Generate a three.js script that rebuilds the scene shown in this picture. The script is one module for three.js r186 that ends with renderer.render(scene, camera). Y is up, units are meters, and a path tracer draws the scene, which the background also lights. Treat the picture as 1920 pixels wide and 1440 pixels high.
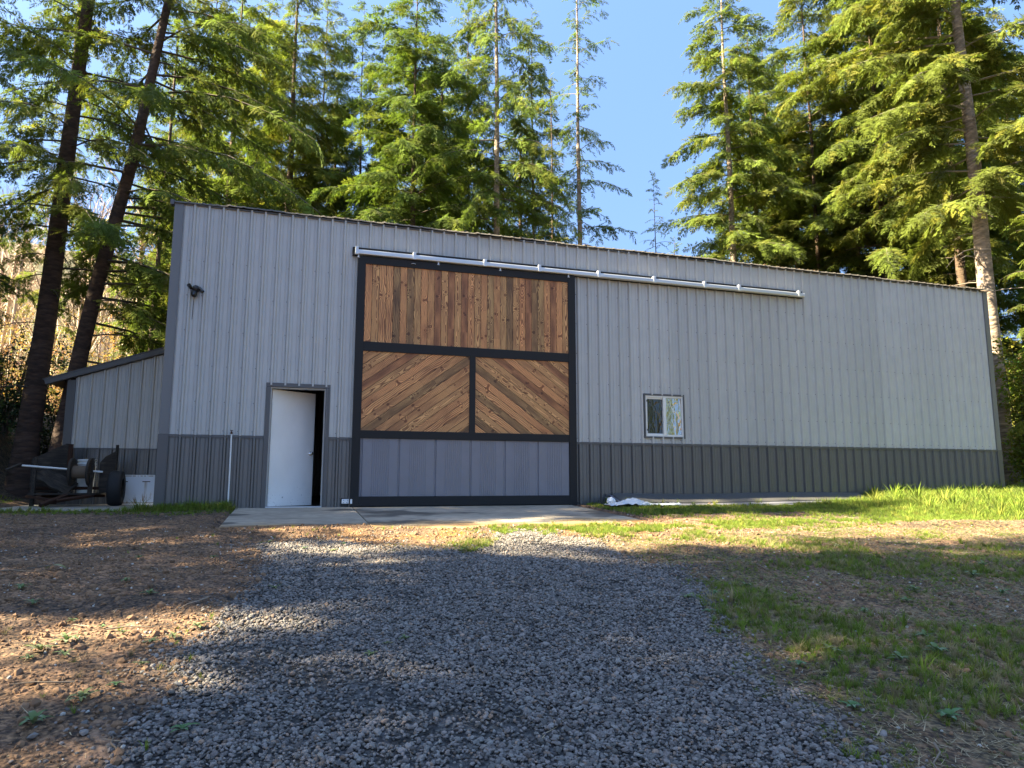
import * as THREE from 'three';
import { mergeGeometries } from 'three/addons/utils/BufferGeometryUtils.js';
import { RoundedBoxGeometry } from 'three/addons/geometries/RoundedBoxGeometry.js';

// ---------------------------------------------------------------- camera, sky, sun, exposure
const scene = new THREE.Scene();
const F = 1301.3, YAW = -0.3073, PITCH = 0.1368, ROLL = 0.0014;      // measured on the ribs of the wall (1920 x 1440 picture)
const EYE = new THREE.Vector3(2.025, 0.4732, 12.5116);
const camera = new THREE.PerspectiveCamera(2 * Math.atan(720 / F) * 180 / Math.PI, 4 / 3, 0.05, 1500);
camera.position.copy(EYE);
camera.rotation.set(PITCH, YAW, ROLL, 'YXZ');
camera.updateMatrixWorld(true);

const SUN_EL = 38 * Math.PI / 180, SUN_BACK = 2.5 * Math.PI / 180;   // low sun from the left, almost along the wall
const SUN = new THREE.Vector3(-Math.cos(SUN_EL) * Math.cos(SUN_BACK), Math.sin(SUN_EL), -Math.cos(SUN_EL) * Math.sin(SUN_BACK));
{
  const w = 512, h = 256, d = new Float32Array(w * h * 4);
  for (let j = 0; j < h; j++) for (let i = 0; i < w; i++) {
    const el = ((j + 0.5) / h - 0.5) * Math.PI, az = ((i + 0.5) / w - 0.5) * 2 * Math.PI;
    const x = Math.cos(el) * Math.cos(az), z = Math.cos(el) * Math.sin(az), y = Math.sin(el);
    const cg = x * SUN.x + y * SUN.y + z * SUN.z, ga = Math.acos(Math.min(1, Math.max(-1, cg)));
    const t = Math.exp(-3.2 * Math.max(0, y)), ray = 0.9 * (1 + cg * cg), au = 0.42 * Math.exp(-ga / 0.3);
    const o = (j * w + i) * 4, Z = [0.0415, 0.0785, 0.166], H = [0.073, 0.117, 0.190], S = [1, 0.93, 0.8];
    for (let c = 0; c < 3; c++) d[o + c] = (Z[c] + (H[c] - Z[c]) * t) * ray + S[c] * au;
    if (y < 0) { d[o] = 0.10; d[o + 1] = 0.10; d[o + 2] = 0.08; }
    d[o + 3] = 1;
  }
  const sky = new THREE.DataTexture(d, w, h, THREE.RGBAFormat, THREE.FloatType);
  sky.mapping = THREE.EquirectangularReflectionMapping; sky.magFilter = THREE.LinearFilter; sky.needsUpdate = true;
  scene.background = sky; scene.environment = sky;
}
const sun = new THREE.DirectionalLight(new THREE.Color().setRGB(1, 0.87, 0.60), 5);
sun.position.copy(SUN).multiplyScalar(80).add(new THREE.Vector3(6, 0, 0));
sun.target.position.set(6, 0, 0);
sun.castShadow = true; sun.shadow.mapSize.set(4096, 4096);
Object.assign(sun.shadow.camera, { left: -45, right: 45, top: 45, bottom: -45, near: 1, far: 220 });
scene.add(sun, sun.target);
const renderer = new THREE.WebGLRenderer({ antialias: true });
renderer.toneMapping = THREE.LinearToneMapping;
renderer.toneMappingExposure = 8;
renderer.shadowMap.enabled = true;

// ---------------------------------------------------------------- helpers
const rngOf = (s) => () => { s = (s + 0x6d2b79f5) | 0; let t = Math.imul(s ^ (s >>> 15), 1 | s); t = (t + Math.imul(t ^ (t >>> 7), 61 | t)) ^ t; return ((t ^ (t >>> 14)) >>> 0) / 4294967296; };
const R = rngOf(7);
const rnd = (a, b, f = R) => a + (b - a) * f();
const lerp = (a, b, t) => a + (b - a) * t, clamp = (x, a = 0, b = 1) => Math.min(b, Math.max(a, x));
const ss = (a, b, x) => { const t = clamp((x - a) / (b - a)); return t * t * (3 - 2 * t); };
const h2 = (x, y, s) => { let n = Math.imul(x | 0, 374761393) + Math.imul(y | 0, 668265263) + Math.imul(s | 0, 1274126177); n = Math.imul(n ^ (n >>> 13), 1274126177); return ((n ^ (n >>> 16)) >>> 0) / 4294967296; };
function vn(x, y, s = 0, wrap = 0) {                                  // value noise, 0..1
  const xi = Math.floor(x), yi = Math.floor(y), u = x - xi, v = y - yi, a = u * u * (3 - 2 * u), b = v * v * (3 - 2 * v);
  const m = wrap ? (k) => ((k % wrap) + wrap) % wrap : (k) => k;
  const x0 = m(xi), x1 = m(xi + 1), y0 = m(yi), y1 = m(yi + 1);
  return lerp(lerp(h2(x0, y0, s), h2(x1, y0, s), a), lerp(h2(x0, y1, s), h2(x1, y1, s), a), b);
}
function fbm(x, y, s = 0, oct = 4, wrap = 0) { let f = 0, a = 0.5, n = 0; for (let k = 0; k < oct; k++) { f += a * vn(x, y, s + k * 17, wrap); n += a; x *= 2; y *= 2; a *= 0.5; wrap *= 2; } return f / n; }
const sr = (r, g, b) => new THREE.Color().setRGB(r, g, b);
function mat(r, g, b, o = {}) { const { rough = 0.8, metal = 0, ...rest } = o; return new THREE.MeshPhysicalMaterial({ color: sr(r, g, b), roughness: rough, metalness: metal, ...rest }); }
function tex(w, h, fn, srgb = true, rep) {
  const d = new Uint8Array(w * h * 4);
  for (let j = 0; j < h; j++) for (let i = 0; i < w; i++) { const c = fn(i / w, j / h, i, j), o = (j * w + i) * 4; d[o] = clamp(c[0]) * 255; d[o + 1] = clamp(c[1]) * 255; d[o + 2] = clamp(c[2]) * 255; d[o + 3] = 255; }
  const t = new THREE.DataTexture(d, w, h); t.magFilter = THREE.LinearFilter; t.minFilter = THREE.LinearMipmapLinearFilter; t.generateMipmaps = true;
  t.wrapS = t.wrapT = THREE.RepeatWrapping; if (srgb) t.colorSpace = THREE.SRGBColorSpace; if (rep) t.repeat.set(rep[0], rep[1]); t.needsUpdate = true; return t;
}
const names = new Map();
const numbered = (n) => { const k = names.get(n) || 0; names.set(n, k + 1); return k ? n + '_' + String(k).padStart(3, '0') : n; };
function shade(o) { o.castShadow = o.receiveShadow = true; return o; }
function thing(name, label, category, pos = [0, 0, 0], turn = 0, group) { const g = new THREE.Group(); g.name = numbered(name); g.position.set(...pos); g.rotation.y = turn; g.userData = { label, category }; if (group) g.userData.group = group; scene.add(g); return g; }
function part(name, geo, m, parent, label) { const o = shade(new THREE.Mesh(geo, m)); o.name = name; if (label) o.userData.label = label; parent.add(o); return o; }
function solo(name, geo, m, label, category, group) { const o = shade(new THREE.Mesh(geo, m)); o.name = numbered(name); o.userData = { label, category }; if (group) o.userData.group = group; scene.add(o); return o; }
function struct(name, geo, m, label) { const o = shade(new THREE.Mesh(geo, m)); o.name = name; o.userData = { kind: 'structure', label: label || name }; scene.add(o); return o; }
const bx = (x0, x1, y0, y1, z0, z1, r = 0) => { const w = x1 - x0, h = y1 - y0, d = z1 - z0; const g = r ? new RoundedBoxGeometry(w, h, d, 1, Math.min(r, w / 2.1, h / 2.1, d / 2.1)) : new THREE.BoxGeometry(w, h, d); g.translate((x0 + x1) / 2, (y0 + y1) / 2, (z0 + z1) / 2); return g; };
const merge = (list) => mergeGeometries(list.map((g) => { const k = g.index ? g.toNonIndexed() : g; for (const n of Object.keys(k.attributes)) if (!['position', 'normal', 'uv'].includes(n)) k.deleteAttribute(n); return k; }));
function tube(pts, rad, seg = 6, cap = true) {                         // tapered tube through points, rad(t)
  const n = pts.length, pos = [], idx = [], uv = [];
  const up = new THREE.Vector3(), T = new THREE.Vector3(), A = new THREE.Vector3(), B = new THREE.Vector3();
  let run = 0;
  for (let i = 0; i < n; i++) {
    T.subVectors(pts[Math.min(n - 1, i + 1)], pts[Math.max(0, i - 1)]).normalize();
    up.set(0, 1, 0); if (Math.abs(T.y) > 0.9) up.set(1, 0, 0);
    A.crossVectors(T, up).normalize(); B.crossVectors(A, T).normalize();
    if (i) run += pts[i].distanceTo(pts[i - 1]);
    const r = typeof rad === 'function' ? rad(i / (n - 1)) : rad;
    for (let k = 0; k <= seg; k++) { const a = k / seg * Math.PI * 2; pos.push(pts[i].x + r * (A.x * Math.cos(a) + B.x * Math.sin(a)), pts[i].y + r * (A.y * Math.cos(a) + B.y * Math.sin(a)), pts[i].z + r * (A.z * Math.cos(a) + B.z * Math.sin(a))); uv.push(k / seg, run); }
  }
  for (let i = 0; i < n - 1; i++) for (let k = 0; k < seg; k++) { const a = i * (seg + 1) + k, b = a + seg + 1; idx.push(a, a + 1, b, b, a + 1, b + 1); }
  if (cap) for (const i of [0, n - 1]) { const c = pos.length / 3; pos.push(pts[i].x, pts[i].y, pts[i].z); uv.push(0.5, 0); for (let k = 0; k < seg; k++) { const a = i * (seg + 1) + k; i ? idx.push(a, a + 1, c) : idx.push(a + 1, a, c); } }
  const g = new THREE.BufferGeometry(); g.setAttribute('position', new THREE.Float32BufferAttribute(pos, 3)); g.setAttribute('uv', new THREE.Float32BufferAttribute(uv, 2)); g.setIndex(idx); g.computeVertexNormals(); return g;
}
const V = (x, y, z) => new THREE.Vector3(x, y, z);

// a photo pixel gives a direction; the wall plane or the ground gives the distance
const RD = new THREE.Matrix4().extractRotation(camera.matrixWorld);
const dirOf = (px, py) => V((px - 960) / F, -(py - 720) / F, -1).applyMatrix4(RD);
const onPlane = (px, py, z = 0) => { const d = dirOf(px, py), t = (z - EYE.z) / d.z; return V(EYE.x + d.x * t, EYE.y + d.y * t, z); };
const atDepth = (px, dist) => { const d = dirOf(px, 899); const l = Math.hypot(d.x, d.z); return [EYE.x + d.x / l * dist, EYE.z + d.z / l * dist]; };

// ---------------------------------------------------------------- terrain
const SLAB = { x0: 1.2, xm: 3.08, x1: 7.15, zl: 3.05, zr: 3.5, m: 0.045 };
const slabY = (z) => -SLAB.m * z;
function g0(x, z) {                                                    // large shape of the land
  let y = 0;
  if (z > 0) y = -0.045 * z - 0.0072 * Math.max(0, Math.min(z, 13) - 3.5) ** 2 - 0.06 * Math.max(0, Math.min(z, 30) - 13) + 0.02 * Math.max(0, Math.min(z, 13) - 13);
  y += 2.15 * ss(-2.7, -5.6, x) * ss(-2.6, -6, z);                     // bank behind the junk, left
  y += 0.55 * ss(-3.2, -6.5, x) * ss(1, -3, z);
  y += 0.13 * ss(11, 18, x) * ss(4.5, 1.5, z);
  y += 0.10 * ss(0.5, 0, Math.abs(z - 4.35 - 0.25 * Math.sin(x * 1.1))) * ss(9.5, 12, x) * ss(17, 14, x);  // turned-up ridge of soil
  return y;
}
function g(x, z) {
  let y = g0(x, z);
  const near = ss(60, 20, Math.hypot(x - 6, z - 5)), out = 1 - near;
  const sd = Math.max(SLAB.x0 - x, x - SLAB.x1, z - 3.6, 0), calm = ss(0.0, 0.9, sd); y += near * (0.15 + 0.85 * calm) * ((fbm(x * 0.8, z * 0.8, 3, 3) - 0.5) * 0.09 + (fbm(x * 5, z * 5, 9, 3) - 0.5) * 0.04) + out * (fbm(x * 0.08, z * 0.08, 5, 3) - 0.5) * 2.0;
  const inB = x > -0.1 && x < 18.6 && z < 0.05 && z > -9.3, inS = x > SLAB.x0 - 0.15 && x < SLAB.x1 + 0.12 && z > -0.2 && z < 3.7;
  if (inB) y = Math.min(y, -0.08);
  if (x > -3 && x < 0.2 && z < 0.0 && z > -12) y = lerp(y, -0.10, ss(-3, -2.6, x) * ss(0.0, -0.35, z));
  if (inS) { const fr = x < SLAB.xm ? SLAB.zl : SLAB.zr, w = (fbm(x * 1.7, z * 1.7, 77, 3) - 0.5) * 0.7, e = Math.min(ss(SLAB.x0 - 0.12, SLAB.x0 + 0.03, x), ss(SLAB.x1 + 0.1, SLAB.x1 - 0.03, x), ss(fr - 0.02, fr - 0.4, z + w)); y = lerp(slabY(z) + 0.014 + (fbm(x * 6, z * 6, 78, 2) - 0.5) * 0.012 - 0.02 * ss(0.3, 0, z), slabY(z) - 0.06, e); }
  return y;
}
function pg(px, py) {                                                  // where the ray through a pixel meets the land
  const d = dirOf(px, py); let t = 1;
  for (; t < 120; t += 0.05) if (EYE.y + d.y * t < g0(EYE.x + d.x * t, EYE.z + d.z * t)) break;
  return V(EYE.x + d.x * t, EYE.y + d.y * t, EYE.z + d.z * t);
}
const polyOf = (list) => list.map(([a, b]) => { const q = pg(a, b); return [q.x, q.z]; });
const inPoly = (P, x, z) => { let c = false; for (let i = 0, j = P.length - 1; i < P.length; j = i++) { const [xi, zi] = P[i], [xj, zj] = P[j]; if ((zi > z) !== (zj > z) && x < (xj - xi) * (z - zi) / (zj - zi) + xi) c = !c; } return c; };
const edgeDist = (P, x, z) => { let m = 1e9; for (let i = 0, j = P.length - 1; i < P.length; j = i++) { const [ax, az] = P[j], [b, c] = P[i], ux = b - ax, uz = c - az, t = clamp(((x - ax) * ux + (z - az) * uz) / (ux * ux + uz * uz)); m = Math.min(m, Math.hypot(x - ax - ux * t, z - az - uz * t)); } return inPoly(P, x, z) ? m : -m; };
const GRAVEL = polyOf([[505, 1020], [560, 1013], [640, 1017], [720, 1028], [800, 1032], [870, 1038], [905, 1020], [940, 1001], [985, 995], [1040, 1001], [1100, 1020], [1180, 1042], [1260, 1066], [1310, 1095], [1330, 1130], [1360, 1180], [1400, 1235], [1440, 1290], [1500, 1360], [1570, 1440], [1800, 1700], [60, 1700], [200, 1440], [270, 1330], [330, 1250], [385, 1190], [430, 1150], [520, 1100], [525, 1060]]);
const gd = (x, z) => edgeDist(GRAVEL, x + (fbm(x * 2, z * 2, 31, 2) - 0.5) * 0.5, z + (fbm(x * 2, z * 2, 32, 2) - 0.5) * 0.5);

// how much grass grows where (0..1) and how tall it is
function grassAt(x, z) {
  const n = fbm(x * 0.9, z * 0.9, 41, 4), n2 = fbm(x * 2.6, z * 2.6, 43, 3);
  if (x > 0 && x < 18.4 && z < 0.03) return [0, 0];
  if (x > SLAB.x0 - 0.02 && x < SLAB.x1 + 0.02 && z > 0 && z < 3.1) return [0, 0];
  if (z < -0.3 && x < 0.1 && x > -3.1) return [0, 0];
  if (x > 7.7 && x < 14 && z < 0.72) return [0.03, 0.16];
  const e = gd(x, z); if (e > 0.12) return [0, 0];
  if (x < 1.3 && z < 3) {                                              // strip along the left wall and the bank
    const w = ss(1.35, 0.5, z + (n2 - 0.5) * 0.9) * ss(-7, -4, z);
    return [w * (x > 0 ? 1 : 0.55) * ss(0.3, 0.5, n2 + 0.12), 0.05 + 0.10 * ss(0.3, 0.1, Math.abs(z - 0.25)) * (x > -0.3 ? 1 : 0.4)];
  }
  if (x < (z > 4.8 ? 2 : 4.5) && z >= 1.2) return [0.035 * ss(0.5, 0.7, n), 0.05];
  if (x < 7.4 && z < 4.8) return [0.5 * ss(0.5, 0.62, n2) * ss(3.4, 3.8, z), 0.06];
  const ridge = ss(0.45, 0.1, Math.abs(z - 4.35 - 0.25 * Math.sin(x * 1.1))) * ss(9, 11, x) * ss(18.5, 15, x);
  let dens = z < 3.2 ? 1 : lerp(1, (0.08 + 0.42 * ss(0.40, 0.66, n * 0.5 + n2 * 0.5)) * (z > 5.5 ? 0.75 : 1), ss(3.6, 4.7, z));
  if (z > 2.2 && z < 4.8 && x < 11) dens *= 0.55 * ss(0.42, 0.6, n2);
  dens *= 1 - 0.95 * ridge;
  const tall = z < 4.4 ? lerp(0.06, 0.2, ss(11, 14.5, x)) * (0.7 + 0.6 * n) : 0.026 + 0.04 * ss(0.47, 0.7, n);
  return [dens, tall];
}

{ // the ground sheet
  const axis = (a, b, st, far) => { const l = []; for (let v = a; v < b; v += st) l.push(v); l.push(b); let k = st; let v = b; while (v < far) { k *= 1.22; v += k; l.push(v); } k = st; v = a; while (v > -far) { k *= 1.22; v -= k; l.unshift(v); } return l; };
  const xs = axis(-6, 22, 0.085, 420), zs = axis(-3, 12.6, 0.075, 420), nx = xs.length, nz = zs.length;
  const pos = new Float32Array(nx * nz * 3), col = new Float32Array(nx * nz * 3), uv = new Float32Array(nx * nz * 2), idx = [];
  const dirt = [0.245, 0.142, 0.078], dirt2 = [0.135, 0.082, 0.05], soil = [0.10, 0.095, 0.036], thatch = [0.21, 0.165, 0.085], grav = [0.075, 0.073, 0.072], moss = [0.30, 0.155, 0.035], duff = [0.10, 0.065, 0.035];
  const c = [0, 0, 0], mixc = (k, t) => { for (let q = 0; q < 3; q++) c[q] = lerp(c[q], k[q], t); };
  for (let j = 0; j < nz; j++) for (let i = 0; i < nx; i++) {
    const x = xs[i], z = zs[j], o = j * nx + i, far = Math.hypot(x - 6, z - 4);
    pos[o * 3] = x; pos[o * 3 + 1] = g(x, z); pos[o * 3 + 2] = z; uv[o * 2] = x / 2.2; uv[o * 2 + 1] = z / 2.2;
    const n = fbm(x * 1.3, z * 1.3, 61, 4), n2 = fbm(x * 4, z * 4, 62, 3);
    for (let q = 0; q < 3; q++) c[q] = lerp(dirt2[q], dirt[q], ss(0.3, 0.65, n));
    if (far < 40) {
      const [gr] = grassAt(x, z);
      if (x > 5 && z > 4) mixc(thatch, 0.55 * ss(0.4, 0.6, n2));
      mixc(soil, 0.75 * gr);
      const e = gd(x, z); mixc(grav, ss(-0.25, 0.1, e));
      mixc(moss, ss(0.7, 0.1, Math.abs(z - 4.0 + (n - 0.5) * 1.2)) * ss(2.2, 3, x) * ss(8.5, 6.5, x) * ss(0.3, 0.55, n2) * ss(0.05, -0.2, e));
      mixc(moss, 0.5 * ss(0.5, 0.1, Math.abs(z - 3.9)) * ss(7, 8, x) * ss(12, 9, x) * ss(0.4, 0.6, n2));
      if (z < -2) mixc(duff, ss(-2, -5, z));
    } else mixc(duff, 1);
    col.set(c.map((v) => v * 1.35), o * 3);
  }
  for (let j = 0; j < nz - 1; j++) for (let i = 0; i < nx - 1; i++) { const a = j * nx + i, b = a + nx; idx.push(a, b, a + 1, a + 1, b, b + 1); }
  const geo = new THREE.BufferGeometry(); geo.setAttribute('position', new THREE.BufferAttribute(pos, 3)); geo.setAttribute('color', new THREE.BufferAttribute(col, 3)); geo.setAttribute('uv', new THREE.BufferAttribute(uv, 2)); geo.setIndex(idx); geo.computeVertexNormals();
  const detail = tex(1024, 1024, (u, v) => { const a = fbm(u * 24, v * 24, 71, 5, 24), b = fbm(u * 120, v * 120, 72, 2, 120), s = vn(u * 300, v * 300, 73, 300) > 0.93 ? 0.25 : 0; const k = clamp(0.40 + 0.6 * a + 0.95 * (b - 0.5) + s); return [k, k * (0.97 + 0.03 * b), k * (0.93 + 0.07 * a)]; });
  const bump = tex(1024, 1024, (u, v) => { const k = 0.5 * fbm(u * 30, v * 30, 74, 4, 30) + 0.5 * fbm(u * 110, v * 110, 75, 3, 110); return [k, k, k]; }, false);
  struct('ground', geo, new THREE.MeshPhysicalMaterial({ vertexColors: true, map: detail, bumpMap: bump, bumpScale: 0.035, roughness: 0.95 }), 'brown soil yard with a grassy right side');
}

// ---------------------------------------------------------------- shared materials
const orange = tex(512, 512, (u, v) => { const a = fbm(u * 6, v * 6, 81, 4, 6), k = 0.5 + 0.5 * (a - 0.5); return [k, k, k]; }, false);
const paintTex = (r, gg, b, s) => tex(512, 512, (u, v) => { const a = fbm(u * 5, v * 5, s, 4, 5), d = vn(u * 140, v * 140, s + 9, 140) > 0.99 ? -0.05 : 0; const k = 1 + 0.06 * (a - 0.5) + d; return [r * k, gg * k, b * k]; });
const M = {};
M.wall = new THREE.MeshPhysicalMaterial({ map: paintTex(0.70, 0.69, 0.665, 1), roughness: 0.28, ior: 1.7, bumpMap: orange, bumpScale: 0.004 });
M.dark = new THREE.MeshPhysicalMaterial({ map: paintTex(0.335, 0.33, 0.325, 2), roughness: 0.28, ior: 1.7, bumpMap: orange, bumpScale: 0.004 });
M.trim = new THREE.MeshPhysicalMaterial({ color: sr(0.09, 0.088, 0.088), roughness: 0.36, bumpMap: orange, bumpScale: 0.003 });
M.corner = new THREE.MeshPhysicalMaterial({ color: sr(0.16, 0.158, 0.156), roughness: 0.34, bumpMap: orange, bumpScale: 0.003 });
M.wallTones = [[0.70, 0.695, 0.675], [0.716, 0.71, 0.69], [0.686, 0.681, 0.662]].map(([a, b, c], i) => new THREE.MeshPhysicalMaterial({ map: paintTex(a, b, c, 11 + i * 7), roughness: 0.28, ior: 1.7, bumpMap: orange, bumpScale: 0.005 }));
M.mid = new THREE.MeshPhysicalMaterial({ map: paintTex(0.47, 0.47, 0.50, 3), roughness: 0.32, bumpMap: orange, bumpScale: 0.006 });
M.black = mat(0.012, 0.012, 0.013, { rough: 0.5 });
M.blackWood = new THREE.MeshPhysicalMaterial({ color: sr(0.007, 0.007, 0.008), roughness: 0.72, bumpMap: tex(256, 256, (u, v) => { const k = fbm(u * 4, v * 60, 5, 3, 0); return [k, k, k]; }, false), bumpScale: 0.001 });
M.zinc = mat(0.6, 0.61, 0.62, { rough: 0.38, metal: 0.45 });
M.white = mat(0.78, 0.78, 0.76, { rough: 0.4 });
M.rubber = mat(0.016, 0.016, 0.017, { rough: 0.75 });
M.chrome = mat(0.75, 0.73, 0.7, { rough: 0.18, metal: 1 });
M.rust = new THREE.MeshPhysicalMaterial({ map: tex(256, 256, (u, v) => { const a = fbm(u * 8, v * 8, 21, 4, 8); return [0.14 + 0.2 * a, 0.09 + 0.11 * a, 0.06 + 0.06 * a]; }), roughness: 0.9, metalness: 0.1 });
M.oldWood = new THREE.MeshPhysicalMaterial({ map: tex(512, 256, (u, v) => { const a = fbm(u * 4, v * 40, 22, 4, 0), b = fbm(u * 7, v * 5, 23, 4, 0); const k = (0.13 + 0.17 * a) * (0.5 + 0.9 * b); return [k * 1.08, k * 0.95, k * 0.82]; }), roughness: 0.92 });
const woodMap = (() => {                                               // charred and brushed softwood: 16 boards, 2 m long each
  const W = 1024, Hh = 1024, N = 16, P = [];
  for (let k = 0; k < N; k++) { const f = rngOf(900 + k); P.push({ c: rnd(-0.35, 1.35, f), k: rnd(4, 8.5, f), burn: f() < 0.2 ? rnd(0.35, 0.62, f) : rnd(0.0, 0.3, f), s: 300 + k * 11, red: rnd(0.85, 1.15, f), knots: [...Array(2 + Math.floor(f() * 3))].map(() => [rnd(0.1, 1.9, f), rnd(0.2, 0.8, f), rnd(0.018, 0.034, f)]) }); }
  return tex(W, Hh, (u, v) => {
    const q = v * N, k = Math.floor(q), y = (q - k), p = P[k], x = u * 2; // metres along, 0..1 across
    let d = y - p.c - 0.5 * (fbm(x * 1.3, 3.7, p.s, 3) - 0.5) - 0.10 * (fbm(x * 6, y * 2, p.s + 1, 3) - 0.5), knot = 0;
    const hh = 1.1 * (fbm(x * 2.6, 8.1, p.s + 2, 3) - 0.45);
    let r = Math.sqrt(d * d + hh * hh * 1.6);
    for (const [kx, ky, kr] of p.knots) { const dx = (x - kx), dy = (y - ky) * 0.127, dd = Math.hypot(dx * 0.8, dy); r += 0.55 * Math.exp(-((dd / (kr * 1.9)) ** 2)); knot = Math.max(knot, ss(kr, kr * 0.55, dd)); }
    const ring = r * p.k + 0.5 * fbm(x * 9, y * 3, p.s + 3, 2), fr = ring - Math.floor(ring), late = ss(0.35, 0.85, fr) * ss(1.0, 0.92, fr);
    const burn = clamp(p.burn + 1.3 * (fbm(x * 2.6, y * 1.6 + 20, p.s + 4, 4) - 0.52)), fine = fbm(x * 8, y * 40, p.s + 5, 3);
    const edge = ss(0.07, 0.0, Math.min(y, 1 - y));
    let c = [0.86, 0.655, 0.42], dk = [0.45, 0.28, 0.16];
    const t = clamp(0.9 * late + 0.25 * (fine - 0.5) + 0.75 * knot), kk = lerp(1.0, 0.5, burn) * (1 - 0.25 * edge);
    return [lerp(c[0], dk[0], t) * kk * (0.5 + 0.5 * p.red) * lerp(1, 1.1, burn), lerp(c[1], dk[1], t) * kk, lerp(c[2], dk[2], t) * kk];
  });
})();
M.plank = new THREE.MeshPhysicalMaterial({ map: woodMap, roughness: 0.62, bumpMap: woodMap, bumpScale: 0.0012 });

// ---------------------------------------------------------------- ribbed steel sheet
const RIB = 0.2286, ribX = (i) => (i + 1.25) * RIB;
function ribProfile(x0, x1, ph = 0) {                                  // (x, z) outline of the sheet between x0 and x1
  const pts = [], h = 0.04;
  const add = (x, z) => { if (x > x0 + 1e-4 && x < x1 - 1e-4) pts.push([x, z]); };
  const zAt = (x) => { let u = ((x - ph) / RIB) % 1; if (u < 0) u += 1; let d = Math.min(u, 1 - u) * RIB; if (d < 0.013) return h; if (d < 0.033) return h * (1 - (d - 0.013) / 0.02); for (const m of [1 / 3, 2 / 3]) { const q = Math.abs(u - m) * RIB; if (q < 0.009) return 0.006 * (1 - ss(0.003, 0.009, q)); } return 0; };
  pts.push([x0, zAt(x0)]);
  for (let i = Math.floor((x0 - ph) / RIB) - 1; i <= Math.ceil((x1 - ph) / RIB) + 1; i++) {
    const c = ph + i * RIB;
    add(c - 0.033, 0); add(c - 0.013, h); add(c + 0.013, h); add(c + 0.033, 0);
    for (const m of [1 / 3, 2 / 3]) { const q = c + m * RIB; add(q - 0.009, 0); add(q - 0.003, 0.006); add(q + 0.003, 0.006); add(q + 0.009, 0); }
  }
  pts.push([x1, zAt(x1)]); pts.sort((a, b) => a[0] - b[0]); return pts;
}
function sheet(pts, yb, yt, z = 0) {                                   // extrude an outline upwards; yb, yt: numbers or functions of x; a thin sheet with a back
  const pos = [], uv = [], idx = [], fy = (f, x) => (typeof f === 'function' ? f(x) : f);
  for (let i = 0; i < pts.length - 1; i++) {
    const [xa, za] = pts[i], [xb, zb] = pts[i + 1], o = pos.length / 3;
    pos.push(xa, fy(yb, xa), z + za, xb, fy(yb, xb), z + zb, xb, fy(yt, xb), z + zb, xa, fy(yt, xa), z + za);
    uv.push(xa, fy(yb, xa), xb, fy(yb, xb), xb, fy(yt, xb), xa, fy(yt, xa)); idx.push(o, o + 1, o + 2, o, o + 2, o + 3);
  }
  const gm = new THREE.BufferGeometry(); gm.setAttribute('position', new THREE.Float32BufferAttribute(pos, 3)); gm.setAttribute('uv', new THREE.Float32BufferAttribute(uv, 2)); gm.setIndex(idx); gm.computeVertexNormals(); return gm;
}
function cladding(parent, xa, xb, ya, yt, ph, m, name, holes = [], z = 0, wide = 4) {
  const first = Math.floor((xa - ph) / RIB / wide);
  for (let k = first; ; k++) {
    const s0 = Math.max(xa, ph + k * wide * RIB), s1 = Math.min(xb, ph + (k + 1) * wide * RIB);
    if (s0 >= xb - 1e-6) break; if (s1 - s0 < 0.005) continue;
    const cuts = [s0, s1]; for (const q of holes) for (const e of [q[0], q[1]]) if (e > s0 + 0.002 && e < s1 - 0.002) cuts.push(e);
    cuts.sort((a, b) => a - b); const list = [];
    for (let i = 0; i < cuts.length - 1; i++) {
      const c0 = cuts[i], c1 = cuts[i + 1], mid = (c0 + c1) / 2; let spans = [[ya, yt]];
      for (const [h0, h1, hb, ht] of holes) if (mid > h0 && mid < h1) spans = spans.flatMap(([a, b]) => typeof b === 'number' ? [[a, Math.min(b, hb)], [Math.max(a, ht), b]].filter(([p, q]) => q - p > 0.003) : [[a, b]]);
      for (const [a, b] of spans) list.push(sheet(ribProfile(c0, c1, ph), a, b, z + (k & 1) * 0.0008));
    }
    if (list.length) part(name, merge(list), m === M.wall ? M.wallTones[Math.floor(h2(k, 3, 5) * 3)] : m, parent);
  }
}

// ---------------------------------------------------------------- the barn
const L = 18.4, H = 5.15, WY = 1.18, DEEP = 9;
const barn = thing('metal_barn', 'long grey ribbed steel barn with charcoal lower walls', 'barn');
const HOLES = [[1.63, 2.585, -1, 2.075], [3.12, 7.2, -1, 4.4], [8.82, 9.68, 1.335, 2.175]];
cladding(barn, 0.11, L - 0.11, WY + 0.015, H, ribX(0), M.wall, 'wall_panel', HOLES);
cladding(barn, 0.11, L - 0.11, -0.06, WY - 0.012, ribX(0), M.dark, 'wainscot_panel', HOLES);
for (const [a, b] of [[0.1, 1.575], [2.64, 3.05], [7.25, L - 0.1]]) part('wainscot_trim', merge([bx(a, b, WY - 0.014, WY + 0.022, 0.0, 0.030), bx(a, b, WY - 0.030, WY - 0.0145, 0.0, 0.024)]), M.trim, barn);
for (const [a, b] of [[-0.035, 0.115], [L - 0.115, L + 0.03]]) {       // corner trim: upper and lower lengths
  part('corner_trim', merge([bx(a, b, WY + 0.02, H, -0.12, 0.026, 0.004), bx(a === -0.035 ? b - 0.012 : a, a === -0.035 ? b : a + 0.012, WY + 0.02, H, 0.0262, 0.034)]), M.corner, barn);
  part('corner_trim', merge([bx(a - 0.006, b + 0.004, -0.06, WY + 0.018, -0.12, 0.031, 0.004), bx(a === -0.035 ? b - 0.008 : a - 0.004, a === -0.035 ? b + 0.004 : a + 0.008, -0.06, WY + 0.018, 0.0312, 0.038)]), M.trim, barn);
}
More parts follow.
